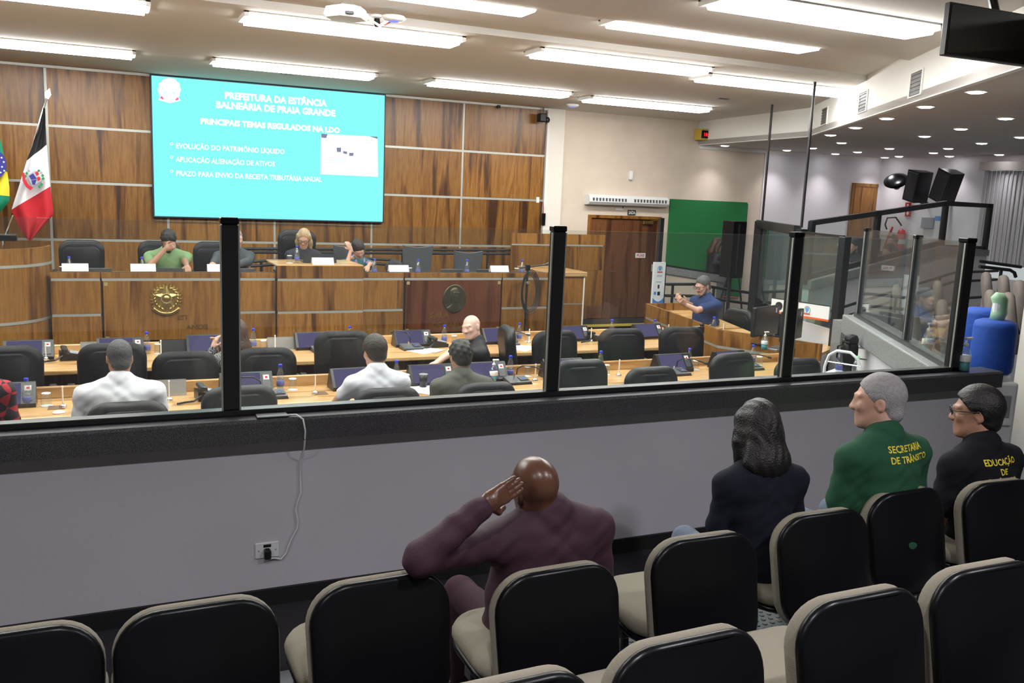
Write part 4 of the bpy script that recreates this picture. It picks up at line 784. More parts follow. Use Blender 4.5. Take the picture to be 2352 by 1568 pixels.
def _nets(D, lo, vox):
    n = D.shape; S = D < 0; sh = (n[0] - 1, n[1] - 1, n[2] - 1)
    cnt = np.zeros(sh, np.float32); acc = np.zeros(sh + (3,), np.float32)
    for ax in range(3):
        o = [a for a in range(3) if a != ax]
        for da in (0, 1):
            for db in (0, 1):
                s0 = [None] * 3; s1 = [None] * 3; s0[ax] = slice(0, n[ax] - 1); s1[ax] = slice(1, n[ax])
                for a, dd in zip(o, (da, db)): s0[a] = s1[a] = slice(dd, n[a] - 1 + dd)
                s0, s1 = tuple(s0), tuple(s1); A, B = D[s0], D[s1]; c = S[s0] != S[s1]
                if not c.any(): continue
                idx = np.nonzero(c); t = A[idx] / (A[idx] - B[idx]); cnt[idx] += 1
                acc[idx + (ax,)] += t; acc[idx + (o[0],)] += da; acc[idx + (o[1],)] += db
    act = cnt > 0; idx = np.nonzero(act); V = np.stack(idx, 1) + acc[idx] / cnt[idx][:, None]; V = lo + V * vox
    ids = np.full(sh, -1, np.int64); ids[idx] = np.arange(len(V)); F = []
    for ax in range(3):
        o = [(1, 2), (2, 0), (0, 1)][ax]; s0 = [slice(1, n[a] - 1) for a in range(3)]; s1 = list(s0); s0[ax] = slice(0, n[ax] - 1); s1[ax] = slice(1, n[ax])
        A, B = S[tuple(s0)], S[tuple(s1)]; c = np.nonzero(A != B)
        if len(c[0]) == 0: continue
        base = [c[a] + (0 if a == ax else 1) for a in range(3)]
        def I(d1, d2):
            q = [b.copy() for b in base]; q[o[0]] -= d1; q[o[1]] -= d2; return ids[tuple(q)]
        f = np.stack([I(1, 1), I(0, 1), I(0, 0), I(1, 0)], 1); flip = ~A[c]; f[flip] = f[flip][:, ::-1]; F.append(f)
    return V, np.concatenate(F)
def npmesh(name, vf, m, parent, smooth=True, extra=()):
    V, F = vf; n0 = len(V); Vs, Fs = [V], [F]
    for v2, f2 in extra: Vs.append(v2); Fs.append(f2 + n0); n0 += len(v2)
    V = np.concatenate(Vs).astype(np.float32); F = np.concatenate(Fs)
    me = bpy.data.meshes.new(name); me.vertices.add(len(V)); me.vertices.foreach_set('co', V.ravel()); me.loops.add(F.size); me.loops.foreach_set('vertex_index', F.ravel().astype(np.int32))
    me.polygons.add(len(F)); me.polygons.foreach_set('loop_start', np.arange(0, F.size, 4, dtype=np.int32)); me.polygons.foreach_set('loop_total', np.full(len(F), 4, np.int32)); me.polygons.foreach_set('use_smooth', np.ones(len(F), bool))
    me.update(calc_edges=True); me.validate(); me.materials.append(M[m])
    o = bpy.data.objects.new(name, me); C.objects.link(o); o.parent = parent; return o
def skin(name, c, rough=.45):
    m = mat(name, c, rough, noise=.10, nscale=18, bump=.05, bscale=180); b = m.node_tree.nodes['Principled BSDF']; b.inputs['Subsurface Weight'].default_value = .0; return m
skin('skin_light', (.56, .33, .24)); skin('skin_tan', (.40, .215, .14)); skin('skin_brown', (.115, .050, .030), .30); skin('skin_pale', (.66, .42, .33), .40)
mat('hair_black', (.007, .006, .006), .42, noise=.3, nscale=60, bump=.5, bscale=140); mat('hair_dark', (.022, .014, .010), .45, noise=.4, nscale=60, bump=.5, bscale=140); mat('hair_grey', (.30, .29, .29), .6, noise=.35, nscale=70, bump=.5, bscale=150); mat('hair_saltpepper', (.075, .072, .072), .6, noise=.5, nscale=80, bump=.5, bscale=150)
mat('hair_blonde', (.42, .30, .17), .5, noise=.4, nscale=40, bump=.5, bscale=90); mat('hair_brown', (.06, .028, .016), .45, noise=.3, nscale=50, bump=.5, bscale=120)
mat('eye_white', (.8, .78, .75), .2); mat('eye_dark', (.02, .015, .012), .2)
def hand(S, wrist, d, palm, side, curl=.5, size=1.0, spread=.0, fist=False):
    """fingers along d from the wrist, palm = direction the palm faces, side = +1 thumb on the d x palm side"""
    d = np.array(d, float); d /= np.linalg.norm(d); p = np.array(palm, float); p -= d * (p @ d); p /= np.linalg.norm(p); s = np.cross(d, p) * side
    w = np.array(wrist, float); z = size
    S.cap(w - d * .02, w + d * .03 * z, .026 * z, .028 * z, .015)
    for a in (-.024, -.008, .009, .026): S.cap(w + d * .02 * z + s * a * .7 * z, w + d * .085 * z + s * a * z, .017 * z, .0135 * z, .012)
    for i, (a, L) in enumerate(((.027, .072), (.009, .080), (-.009, .074), (-.026, .058))):
        b = w + d * .085 * z + s * a * z; c = curl * (1 + .12 * i); q = b; ang = 0.0; dirs = d + s * a * spread * 12
        for j, f in enumerate((.45, .32, .23)):
            ang += c * (.55, .8, .6)[j]; e = q + (dirs * math.cos(ang) + p * math.sin(ang)) * L * f * z; S.cap(q, e, (.0105, .0095, .0088)[j] * z, (.0095, .0088, .0080)[j] * z, .003); q = e
    b = w + d * .025 * z + s * .026 * z; e = b + (d * .55 + s * .75 + p * .35) * .045 * z; g = e + (d * .9 + s * .1 + p * .45) * .034 * z; S.cap(b, e, .016 * z, .012 * z, .010); S.cap(e, g, .0115 * z, .0085 * z, .004)
def head_sdf(S, c, R, hs=1.0, female=False, k=.02, beard=0.0):
    def T(x, y, z): return c + R @ (np.array([x, y, z]) * hs)
    def E(p, r, kk=k, op='u'): S.ell(T(*p), np.array(r) * hs, R, kk, op)
    E((0, -.018, .030), (.076, .096, .090)); E((0, .028, -.025), (.061, .066, .088), .03); E((0, .045, -.075), (.040, .045, .040), .03)
    jw = .046 if not female else .040
    for s in (-1, 1):
        S.cap(T(s * jw, -.005, -.055), T(s * .018, .066, -.098), .024 * hs, .017 * hs, .025)
        E((s * .036, .070, -.018), (.024, .020, .022), .02)                                   # cheek
        E((s * .031, .098, .013), (.017, .014, .011), .014, 's')                              # eye socket
        E((s * .030, .079, .012), (.0135, .0135, .0125), .003)                                # eyeball and lids
        S.cap(T(s * .012, .088, .030), T(s * .050, .072, .031), .0085 * hs, .007 * hs, .014)    # brow
        E((s * .078, -.012, -.008), (.011, .021, .033), .006); E((s * .088, -.004, -.006), (.008, .010, .020), .006, 's')   # ear
        E((s * .012, .100, -.028), (.0095, .010, .008), .006)                                  # nostril wing
    S.cap(T(0, .086, .018), T(0, .106, -.024), .0085 * hs, .0125 * hs, .012)
    S.cap(T(-.019, .084, -.056), T(.019, .084, -.056), .0075 * hs, .0075 * hs, .008); S.cap(T(-.016, .083, -.068), T(.016, .083, -.068), .0085 * hs, .0085 * hs, .006)
    S.cap(T(-.022, .096, -.0615), T(.022, .096, -.0615), .0035 * hs, .0035 * hs, .003, 's')
    E((0, .074, -.098), (.021, .016, .016), .015)
    return T
DBG = []
def person(label, loc=None, facing=0.0, lean=.08, side=0.0, twist=0.0, s=1.0, wd=1.0, bulk=1.0, head=(0, 0, 0), head_off=(0, 0, 0), skin='skin_tan', shirt=None, sleeve='short', pants='pants_dark', hair='short', hairm='hair_black',
           armL=None, armR=None, handL=None, handR=None, vox=.012, female=False, collar=None, legs=True, stand=False, glasses=None, beard=None, hs=1.0, fold=.0016, name='person', neckline=0.0, hairlen=.2, head_px=None, worldL=None, worldR=None):
    """local frame: x to the person's right, y forward, z up from the hip centre; armX = (elbow, wrist), handX = (finger dir, palm dir, curl)"""
    up = np.array([math.sin(side), math.sin(lean), math.cos(lean) * math.cos(side)]); up /= np.linalg.norm(up)
    tw = _rotm(twist); rx = tw @ np.array([1.0, 0, 0]); rx -= up * (rx @ up); rx /= np.linalg.norm(rx); fw = np.cross(up, rx)
    TB = np.stack([rx, fw, up], 1); H = np.zeros(3); sp = .47 * s
    chest = up * .33 * s; neck = up * (sp + .055 * s); shw = .180 * s * wd
    shR = up * (sp - .045) + rx * shw; shL = up * (sp - .045) - rx * shw
    hc = neck + up * .140 * s + fw * .040 + np.array(head_off)
    Rf = np.array(Matrix.Rotation(facing, 3, 'Z'))
    if head_px is not None: loc = Vector(np.array(atY(*head_px)) - Rf @ hc)
    DBG.append((label[:40], tuple(round(q, 2) for q in loc)))
    t = thing(name, label, 'person', loc, facing)
    toL = lambda q: Rf.T @ (np.array(q, float) - np.array(loc))
    if worldL: armL = (toL(worldL[0]), toL(worldL[1]))
    if worldR: armR = (toL(worldR[0]), toL(worldR[1]))
    HR = TB @ _rotm(*head)
    dr = np.array([0, 0, -1.0]); fwd = np.array([0, 1.0, 0])
    eR, wR = armR if armR else (shR + np.array([.05, .02, -.28 * s]), shR + np.array([.02, .24, -.36 * s])); eL, wL = armL if armL else (shL + np.array([-.05, .02, -.28 * s]), shL + np.array([-.02, .24, -.36 * s]))
    eR, wR, eL, wL = [np.array(q, float) for q in (eR, wR, eL, wL)]
    # ---- body (skin)
    B = SDF(); T = head_sdf(B, hc, HR, hs, female)
    nk = hc + HR @ np.array([0, -.030, -.055]) * hs; nr = .056 if not female else .044
    B.cap(nk, neck - up * .01, nr * s, (nr + .006) * s, .03); B.cap(neck - up * .02, chest, .062 * s, .070 * s, .04); B.cap(chest, H, .070 * s, .075 * s, .04)
    for sh, e, w_, hd, sg in ((shR, eR, wR, handR, 1), (shL, eL, wL, handL, -1)):
        ar = .040 if not female else .034
        B.cap(neck - up * .07, sh, .05 * s, .05 * s, .03); B.cap(sh, e, ar * 1.12 * s * bulk ** .5, ar * .95 * s, .02); B.cap(e, w_, ar * .98 * s, ar * .66 * s, .015)
        if hd is None:
            hv = (w_ - e) / max(np.linalg.norm(w_ - e), 1e-6); hd_ = (hv, np.array([0, 0, -1.0]) + .01 * fw, .5)
        else: hd_ = hd
        B.hand_args = None
        if vox >= .011 and hd is None: pass
    bodyV = B.mesh(vox)
    extra = []
    for e, w_, hd, sg in ((eR, wR, handR, 1), (eL, wL, handL, -1)):
        hv = (w_ - e) / max(np.linalg.norm(w_ - e), 1e-6)
        dd, pp, cu = hd if hd else (hv + np.array([0, .2, -.1]), np.array([0.02, 0.05, -1.0]), .5)
        Hs = SDF(); hand(Hs, w_, dd, pp, sg, cu, s * (1.0 if not female else .9)); extra.append(Hs.mesh(.0045 if vox < .011 else .006))
    npmesh('body', bodyV, skin, t, extra=extra)
    # ---- shirt
    if shirt:
        S_ = SDF(); b = bulk; g = .012
        S_.ell(up * .36 * s + fw * .005, np.array([.172 * wd, .112 * b, .17]) * s + g * .5, TB, .05); S_.ell(up * .19 * s + fw * .012, np.array([.158 * wd * b, .122 * b, .17]) * s + g * .5, TB, .06); S_.ell(up * .03 * s, np.array([.172 * wd * b, .135 * b, .13]) * s + g * .5, TB, .06)
        S_.cap(shL, shR, .060 * s, .060 * s, .06); S_.cap(neck - up * .015, shR - up * .0, .050 * s, .052 * s, .07); S_.cap(neck - up * .015, shL, .050 * s, .052 * s, .07); S_.cap(neck - up * .06, neck + up * .002 - fw * .012, .072 * s, (nr + .016) * s, .03)
        for sh, e, w_ in ((shR, eR, wR), (shL, eL, wL)):
            ar = (.054 if not female else .047) * s * b ** .5
            if sleeve == 'long': S_.cap(sh, e, ar * 1.12, ar * 1.0, .03); S_.cap(e, e + (w_ - e) * .93, ar * 1.0, ar * .72, .02)
            elif sleeve == 'short': m_ = sh + (e - sh) * .68; S_.cap(sh, m_, ar * 1.15, ar * 1.12, .03)
        if fold: S_.fold(fold, (38, 18, 52), .6); S_.fold(fold * .8, (-30, 30, 85), 2.1)
        S_.cut(up * -.10 * s, up)
        if sleeve == 'short':
            pass
        sh_o = npmesh('shirt', S_.mesh(vox), shirt, t)
    else: sh_o = None
    if collar:
        K = SDF(); n_ = 14
        for k in range(n_):
            a0, a1 = [2 * PI * (k + q) / n_ for q in (0, 1)]; r_ = (nr + .017) * s
            P0, P1 = [neck - up * .012 + rx * r_ * math.cos(a) + fw * (r_ * 1.05 * math.sin(a) + .004) - up * .012 * math.sin(a) for a in (a0, a1)]
            K.cap(P0, P1, .008, .008, .004); K.cap(P0 + up * .022, P1 + up * .022, .006, .006, .008); K.cap(P0 + up * .011, P1 + up * .011, .007, .007, .006)
        npmesh('collar', K.mesh(min(vox, .007)), collar, t)
    # ---- legs
    if legs:
        L = SDF(); L.ell(H - up * .02, np.array([.17 * bulk, .13, .11]) * s, None, .05)
        for sg in (-1, 1):
            if stand: kn, an, ft = [np.array(q) * s for q in ((sg * .10, .01, -.42), (sg * .10, -.02, -.83), (sg * .10, .12, -.86))]
            else: kn, an, ft = [np.array(q) * s for q in ((sg * .13, .42, .02), (sg * .12, .40, -.40), (sg * .12, .52, -.42))]
            L.cap((sg * .09 * s, 0, -.01), kn, .088 * s * bulk ** .5, .062 * s, .04); L.cap(kn, an, .060 * s, .044 * s, .03)
            Sh = SDF(); Sh.cap(an + np.array([0, -.03, -.045]), ft + np.array([0, 0, .0]), .036, .032, .02); Sh.cut((0, 0, an[2] - .075), (0, 0, 1)); npmesh('shoe', Sh.mesh(.012), 'black_matte', t)
        npmesh('trousers', L.mesh(max(vox, .012)), pants, t)
    # ---- hair
    if hair:
        A = SDF(); RC = lambda x, y, z: hc + HR @ (np.array([x, y, z]) * hs); g = .010
        def E(p, r, kk=.02, op='u'): A.ell(RC(*p), np.array(r) * hs, HR, kk, op)
        nv = min(vox, .009)
        if hair in ('short', 'thick', 'curly', 'fade'):
            g = {'short': .008, 'thick': .017, 'curly': .016, 'fade': .006}[hair]
            E((0, -.020, .032), (.076 + g, .097 + g, .091 + g * 1.2)); E((0, -.055, -.045), (.060 + g * .5, .055 + g * .3, .055), .02)
            if hair == 'curly':
                for k in range(46):
                    a = k * 2.39996; zz_ = -.03 + .16 * (k / 46); rr = math.sqrt(max(.0, 1 - ((zz_ - .03) / .105) ** 2)); E((rr * .086 * math.cos(a), -.02 + rr * .107 * math.sin(a), zz_), (.016, .016, .016), .006)
            A.cut(RC(0, .080, .085), HR @ np.array([0, -.80, .60])); A.cut(RC(0, -.07, -.085), HR @ np.array([0, -.25, .97]))
            for sg in (-1, 1): E((sg * .088, .002, -.022), (.022, .026, .042), .004, 's')
            if hair in ('short', 'fade', 'thick'): A.fold(.0012, (210, 90, 240), .2)
        elif hair == 'ring':                    # bald on top
            E((0, -.022, .0), (.080, .100, .070)); A.cut(RC(0, .03, 0), HR @ np.array([0, -1, .0])); A.cut(RC(0, 0, .035), HR @ np.array([0, -.2, -1])); A.cut(RC(0, -.07, -.075), HR @ np.array([0, -.25, .97]))
        elif hair in ('long', 'bun'):
            E((0, -.022, .034), (.086, .106, .102)); l = hairlen if hair == 'long' else .0
            if l:
                b0, b1 = RC(0, -.055, .0), RC(0, -.085, -.06 - l); A.ell((b0 + b1) / 2, np.array([.095, .060, np.linalg.norm(b1 - b0) / 2 + .03]), HR, .05); A.ell(b1 + HR @ np.array([0, .01, .03]), np.array([.105, .055, .06]), HR, .05)
                for sg in (-1, 1): A.chain([RC(sg * .072, .01, .05), RC(sg * .082, .0, -.05), RC(sg * .085, .015, -.08 - l * .8)], [.026, .030, .020], .03)
            A.cut(RC(0, .088, .070), HR @ np.array([0, -.93, .36])) if not l else E((0, .085, -.03), (.062, .065, .105), .012, 's')
            A.fold(.0025, (160, 40, 6), .3)
        npmesh('hair', A.mesh(nv), hairm, t)
    if beard:
        A = SDF(); RC = lambda x, y, z: hc + HR @ (np.array([x, y, z]) * hs)
        for sg in (-1, 1): A.cap(RC(sg * .060, .0, -.035), RC(sg * .044, .035, -.085), .018, .022, .02); A.cap(RC(sg * .044, .035, -.085), RC(0, .078, -.105), .022, .024, .02); A.cap(RC(sg * .03, .082, -.05), RC(0, .097, -.042), .009, .009, .01)
        A.ell(RC(0, .094, -.062), np.array([.022, .018, .009]), HR, .004, 's'); npmesh('beard', A.mesh(.007), beard, t)
    if glasses:
        bm = bmesh.new()
        for sg in (-1, 1):
            add_tube(bm, [Vector(hc + HR @ (np.array([sg * .033 + .024 * math.cos(a), .104, .012 + .018 * math.sin(a)]) * hs)) for a in [k * PI / 8 for k in range(16)]], .0028 * hs, 6, True)
            add_tube(bm, [Vector(hc + HR @ (np.array(q) * hs)) for q in ((sg * .057, .103, .016), (sg * .080, .06, .014), (sg * .086, -.01, .012))], .0028, 6)
        add_tube(bm, [Vector(hc + HR @ (np.array(q) * hs)) for q in ((-.01, .106, .016), (.01, .106, .016))], .0028, 6); obj('glasses', bm, glasses, t, True)
    return t, sh_o, dict(hc=hc, neck=neck, up=up, rx=rx, fw=fw, HR=HR)
mat('pants_dark', (.012, .013, .018), .9); mat('denim', (.20, .24, .33), .9, noise=.2, nscale=90, bump=.2, bscale=220); mat('pants_purple', (.055, .020, .035), .9)
def project_text(lines, m, shirt, root, center, dirv, upv, size, depth=.5):
    """lay lettering on the back of a shirt: flat text projected along dirv onto the cloth"""
    me = shirt.data; bvh = BVHTree.FromPolygons([v.co.copy() for v in me.vertices], [tuple(p.vertices) for p in me.polygons])
    d = Vector(dirv).normalized(); u = Vector(upv); u = (u - d * u.dot(d)).normalized(); r = d.cross(u)
    for i, (s, off) in enumerate(lines):
        tm = text_mesh(s, size, bold=size * .02, align='CENTER', res=2); b = bmesh.new(); b.from_mesh(tm); bpy.data.meshes.remove(tm)
        bmesh.ops.triangulate(b, faces=b.faces)
        for v in b.verts:
            p = Vector(center) + r * (v.co.x + off) + u * (v.co.y - i * size * 1.12); h = bvh.ray_cast(p - d * depth, d)
            v.co = (h[0] - d * .0025) if h[0] is not None else p
        obj('lettering', b, m, root)
# ------------------------------------------------------------------ the near gallery
mat('shirt_purple', (.040, .011, .026), .75, noise=.12, nscale=30, bump=.15, bscale=120); mat('shirt_green', (.004, .062, .026), .85, noise=.1, nscale=40, bump=.12, bscale=150); mat('shirt_black', (.006, .007, .010), .85, spec=.2, noise=.2, nscale=40, bump=.12, bscale=150); mat('shirt_navyblack', (.007, .009, .016), .85, spec=.2, noise=.2, nscale=40, bump=.12, bscale=150)
mat('yellow_print', (.72, .60, .05), .6); mat('collar_grey', (.10, .07, .09), .8); mat('undershirt', (.75, .75, .75), .8)
SEATZ = GF + .47
# man in purple, left elbow on the next seat back, hand on the back of his head
p, sh, J = person('bald man in purple shirt leaning his head on his hand', facing=.05, head_px=(1226, 1118, 2.78), lean=-.10, side=.0, s=1.0, wd=1.16, bulk=1.15, head=(.15, -.10, -.18), head_off=(-.055, .0, -.06), skin='skin_brown', shirt='shirt_purple', sleeve='long', pants='pants_purple', hair=None,
                  worldL=(atY(968, 1282, 2.60), atY(1112, 1158, 2.60)), handL=((.86, .12, .30), (.05, 1.0, -.05), .10), vox=.008, collar='shirt_purple', fold=.0018)
# woman in black with long dark hair
person('woman in black top with long dark hair sitting before the wall', facing=-.05, head_px=(1738, 985, 2.98), lean=.10, s=.95, wd=.98, bulk=.95, head=(-.1, -.10, 0), skin='skin_tan', shirt='shirt_navyblack', pants='denim', hair='long', hairm='hair_black', hairlen=.11, female=True, vox=.008, hs=1.0)
# man in dark green tee
p, sh, J = person('grey haired man in dark green tee with yellow back lettering', facing=.05, head_px=(2015, 922, 2.95), lean=.12, s=1.02, wd=1.10, bulk=1.10, head=(.75, .0, 0), skin='skin_light', shirt='shirt_green', pants='denim', hair='short', hairm='hair_grey', vox=.008, hs=1.04)
def letter(p, sh, fa, lines, u, v, y, size):
    q = Matrix.Rotation(-fa, 3, 'Z') @ (atY(u, v, y) - p.location); project_text(lines, 'yellow_print', sh, p, q, (0, 1, 0), (0, 0, 1), size)
letter(p, sh, .05, [('SECRETARIA', 0), ('DE TRÂNSITO', .012)], 2078, 1034, 2.80, .040)
bm = tube([Vector(J['neck'] + J['up'] * .018 + .068 * (J['rx'] * math.cos(a) + J['fw'] * math.sin(a) * .95)) for a in [k * PI / 12 for k in range(24)]], .0035, 6, True); obj('necklace', bm, 'chrome', p, True)
# man in black polo with glasses
p, sh, J = person('man with glasses in black polo with yellow back lettering', facing=.05, head_px=(2240, 948, 2.98), lean=.12, s=1.02, wd=1.10, bulk=1.10, head=(.72, .0, 0), skin='skin_tan', shirt='shirt_black', pants='pants_dark', hair='thick', hairm='hair_black', glasses='black_frame', collar='shirt_black', vox=.008, hs=1.04)
letter(p, sh, .05, [('EDUCAÇÃO', 0), ('DE', 0), ('TRÂNSITO', .0)], 2285, 1062, 2.84, .040)
# person at the frame edge
mat('shirt_leaf', (.10, .28, .06), .85)
person('person in leaf green shirt at the end of gallery row', facing=0, head_px=(2470, 960, 3.0), s=1.0, shirt='shirt_leaf', skin='skin_tan', hair='short', vox=.013)
# ------------------------------------------------------------------ the chamber
def pattern(name, kind, cols, scale, rough=.8):
    m, nt, b = _nt(name); N = nt.nodes; L = nt.links; tc = N.new('ShaderNodeTexCoord'); cr = N.new('ShaderNodeValToRGB'); e = cr.color_ramp.elements; cr.color_ramp.interpolation = 'CONSTANT'
    while len(e) < len(cols): e.new(.5)
    for i, (p_, c_) in enumerate(cols): e[i].position = p_; e[i].color = (*c_, 1)
    if kind == 'swirl':
        n = N.new('ShaderNodeTexWave'); n.inputs['Scale'].default_value = scale; n.inputs['Distortion'].default_value = 14; n.inputs['Detail'].default_value = 1.5; n.inputs['Detail Scale'].default_value = 1.2; L.new(tc.outputs['Object'], n.inputs['Vector']); L.new(n.outputs['Fac'], cr.inputs[0])
    elif kind == 'patch':
        n = N.new('ShaderNodeTexVoronoi'); n.inputs['Scale'].default_value = scale; L.new(tc.outputs['Object'], n.inputs['Vector']); s_ = N.new('ShaderNodeSeparateColor'); L.new(n.outputs['Color'], s_.inputs[0]); L.new(s_.outputs[0], cr.inputs[0])
    else:
        n = N.new('ShaderNodeTexChecker'); n.inputs['Scale'].default_value = scale; mp = N.new('ShaderNodeMapping'); mp.inputs['Rotation'].default_value = (.4, .5, .6); L.new(tc.outputs['Object'], mp.inputs[0]); L.new(mp.outputs[0], n.inputs['Vector']); L.new(n.outputs['Fac'], cr.inputs[0])
    L.new(cr.outputs[0], b.inputs['Base Color']); b.inputs['Roughness'].default_value = rough; M[name] = m
pattern('print_bw', 'swirl', ((0, (.015, .015, .018)), (.42, (.62, .62, .62)), (.72, (.02, .02, .022))), 14); pattern('print_floral', 'patch', ((0, (.02, .10, .12)), (.35, (.55, .55, .50)), (.55, (.03, .14, .15)), (.75, (.38, .25, .50)), (.9, (.65, .16, .05))), 14); pattern('plaid_red', 'check', ((0, (.02, .012, .015)), (.5, (.42, .02, .03))), 14)
mat('polo_white', (.74, .74, .77), .8, noise=.04, nscale=20); mat('tee_white', (.72, .73, .78), .8); mat('jacket_olive', (.085, .085, .068), .75, noise=.12, nscale=25, bump=.15, bscale=90); mat('shirt_dark', (.010, .010, .012), .7); mat('tee_green', (.20, .33, .15), .85); mat('suit_grey', (.055, .065, .075), .8); mat('suit_navy', (.012, .014, .025), .7); mat('tee_navy', (.012, .030, .115), .85); mat('navy_trim', (.02, .025, .04), .8)
V = Vector
# front desk row, backs to the gallery
person('person in red and black plaid sleeve at the front desk', facing=0, head_px=(-75, 815, 6.6), s=1.0, skin='skin_tan', shirt='plaid_red', sleeve='long', hair='short', vox=.014, wd=1.1)
p, sh, J = person('man in white polo shirt with navy collar line at front desk', facing=.0, head_px=(274, 822, 6.60), lean=.14, s=1.02, wd=1.18, bulk=1.22, head=(.12, -.12, 0), skin='skin_tan', shirt='polo_white', hair='fade', hairm='hair_saltpepper', vox=.011, collar='polo_white', glasses='black_frame', fold=.002)
person('young man in white tee at the front desk monitor', facing=.05, head_px=(860, 808, 6.62), lean=.20, s=1.0, wd=1.06, bulk=1.02, head=(.15, -.15, 0), skin='skin_light', shirt='tee_white', hair='thick', hairm='hair_dark', vox=.011, worldL=(atY(780, 915, 6.62), atY(760, 935, 6.78)))
person('man in olive jacket with curly black hair at front desk', facing=-.05, head_px=(1057, 818, 6.60), lean=.16, s=1.0, wd=1.08, bulk=1.05, head=(.1, -.15, 0), skin='skin_tan', shirt='jacket_olive', sleeve='long', hair='curly', hairm='hair_black', vox=.011, collar='jacket_olive')
# second desk row
person('woman in black and white patterned blouse raising her hands', facing=.30, head_px=(538, 765, 8.10), lean=.08, s=.97, wd=.98, head=(.35, 0, 0), skin='skin_light', shirt='print_bw', sleeve='long', hair='long', hairm='hair_brown', hairlen=.10, female=True, vox=.011, worldL=(atY(468, 850, 8.12), atY(490, 800, 8.2)), handL=((.3, .1, .9), (.9, .2, 0), .5), worldR=(atY(600, 850, 8.1), atY(505, 800, 8.25)), handR=((-.3, .1, .9), (-.9, .2, 0), .6))
person('bald man in black shirt turned sideways to look back', facing=1.35, head_px=(1082, 752, 8.15), lean=.12, s=1.0, wd=1.05, bulk=1.1, head=(.75, -.02, .12), skin='skin_pale', shirt='shirt_dark', hair=None, vox=.009, collar='shirt_dark', worldL=(atY(1035, 810, 7.9), atY(1000, 835, 7.75)))
# dais, facing the chamber
person('man in light green tee resting his hand on his mouth', facing=PI, head_px=(387, 553, 11.95), lean=.18, s=1.04, wd=1.14, bulk=1.1, head=(.0, -.55, 0), head_off=(0, .03, -.02), skin='skin_tan', shirt='tee_green', hair='curly', hairm='hair_black', beard='hair_black', vox=.012, worldR=(atY(347, 607, 11.75), atY(380, 572, 11.78)), handR=((-.6, .2, .3), (-.3, -1, 0), 1.0), worldL=(atY(425, 600, 11.9), atY(430, 612, 11.65)))
person('grey haired man in dark grey suit behind the dais', facing=PI + .2, head_px=(541, 548, 11.98), lean=.10, s=1.02, wd=1.1, head=(.3, -.1, 0), skin='skin_light', shirt='suit_grey', sleeve='long', hair='short', hairm='hair_grey', vox=.012, worldR=(atY(495, 600, 11.9), atY(488, 606, 11.6)), worldL=(atY(570, 600, 11.9), atY(540, 608, 11.65)))
person('blonde woman with glasses in dark blazer at the dais centre', facing=PI - .1, head_px=(698, 548, 12.0), lean=.12, s=.97, wd=1.0, head=(-.2, -.35, 0), skin='skin_light', shirt='suit_navy', sleeve='long', hair='long', hairm='hair_blonde', hairlen=.10, female=True, glasses='black_frame', vox=.011)
person('dark haired woman in floral dress touching her forehead', facing=PI, head_px=(823, 572, 11.95), lean=.20, s=.95, wd=1.0, head=(.15, -.5, .2), skin='skin_light', shirt='print_floral', hair='bun', hairm='hair_dark', female=True, vox=.011, worldR=(atY(797, 607, 11.7), atY(806, 573, 11.75)), handR=((.4, -.1, .8), (0, -1, 0), .6), worldL=(atY(850, 606, 11.8), atY(845, 612, 11.6)))
# clerks desk
p, sh, J = person('bearded man in navy tee reading a phone at clerks desk', facing=PI / 2 + .1, head_px=(1614, 656, 9.55), lean=.14, s=1.02, wd=1.1, bulk=1.15, head=(0, -.25, 0), skin='skin_light', shirt='tee_navy', hair='short', hairm='hair_saltpepper', beard='hair_saltpepper', glasses='black_frame', vox=.010, worldL=(atY(1600, 712, 9.25), atY(1572, 698, 9.3)), handL=((-.2, .7, .4), (.6, .2, .5), .8), worldR=(atY(1600, 706, 9.75), atY(1562, 690, 9.6)), handR=((-.1, .8, .5), (-.6, .3, .3), .8))
ph = thing('mobile_phone', 'dark mobile phone held by the man in navy tee', 'phone', atY(1556, 690, 9.45), rot=(.5, -.3, 1.6)); obj('body', box((-.037, -.075, -.004), (.037, .075, .004), .003, 1), 'device_black', ph); obj('screen', box((-.033, -.07, .004), (.033, .07, .005)), 'device_grey', ph)
# standing at the green panel
person('woman in black with long brown hair standing by green panel', facing=-PI / 2 - .3, head_px=(1648, 562, 13.75), lean=.05, s=1.0, wd=.95, head=(0, -.3, 0), skin='skin_light', shirt='shirt_dark', sleeve='long', hair='long', hairm='hair_brown', hairlen=.14, female=True, vox=.014, stand=True, worldR=(atY(1640, 605, 13.5), atY(1665, 602, 13.4)), worldL=(atY(1665, 612, 13.8), atY(1672, 598, 13.5)))
# side gallery
person('man in dark shirt resting his chin on his hand', facing=PI / 2, head_px=(1958, 566, 10.9), lean=.05, s=1.0, wd=1.05, head=(.1, -.1, 0), skin='skin_light', shirt='shirt_dark', hair='short', hairm='hair_black', beard='hair_black', vox=.014, worldL=(atY(1938, 605, 10.6), atY(1945, 578, 10.7)), handL=((.1, .3, .8), (0, .6, .3), 1.0))
person('man with brown hair sitting far up the side ramp', facing=PI / 2 + .3, head_px=(2049, 556, 11.2), s=1.0, skin='skin_light', shirt='suit_grey', hair='short', hairm='hair_brown', vox=.014)
person('woman with brown hair sitting below the man by ramp', facing=PI / 2, head_px=(2040, 577, 10.95), s=.95, skin='skin_light', shirt='suit_grey', hair='bun', hairm='hair_brown', female=True, vox=.014)
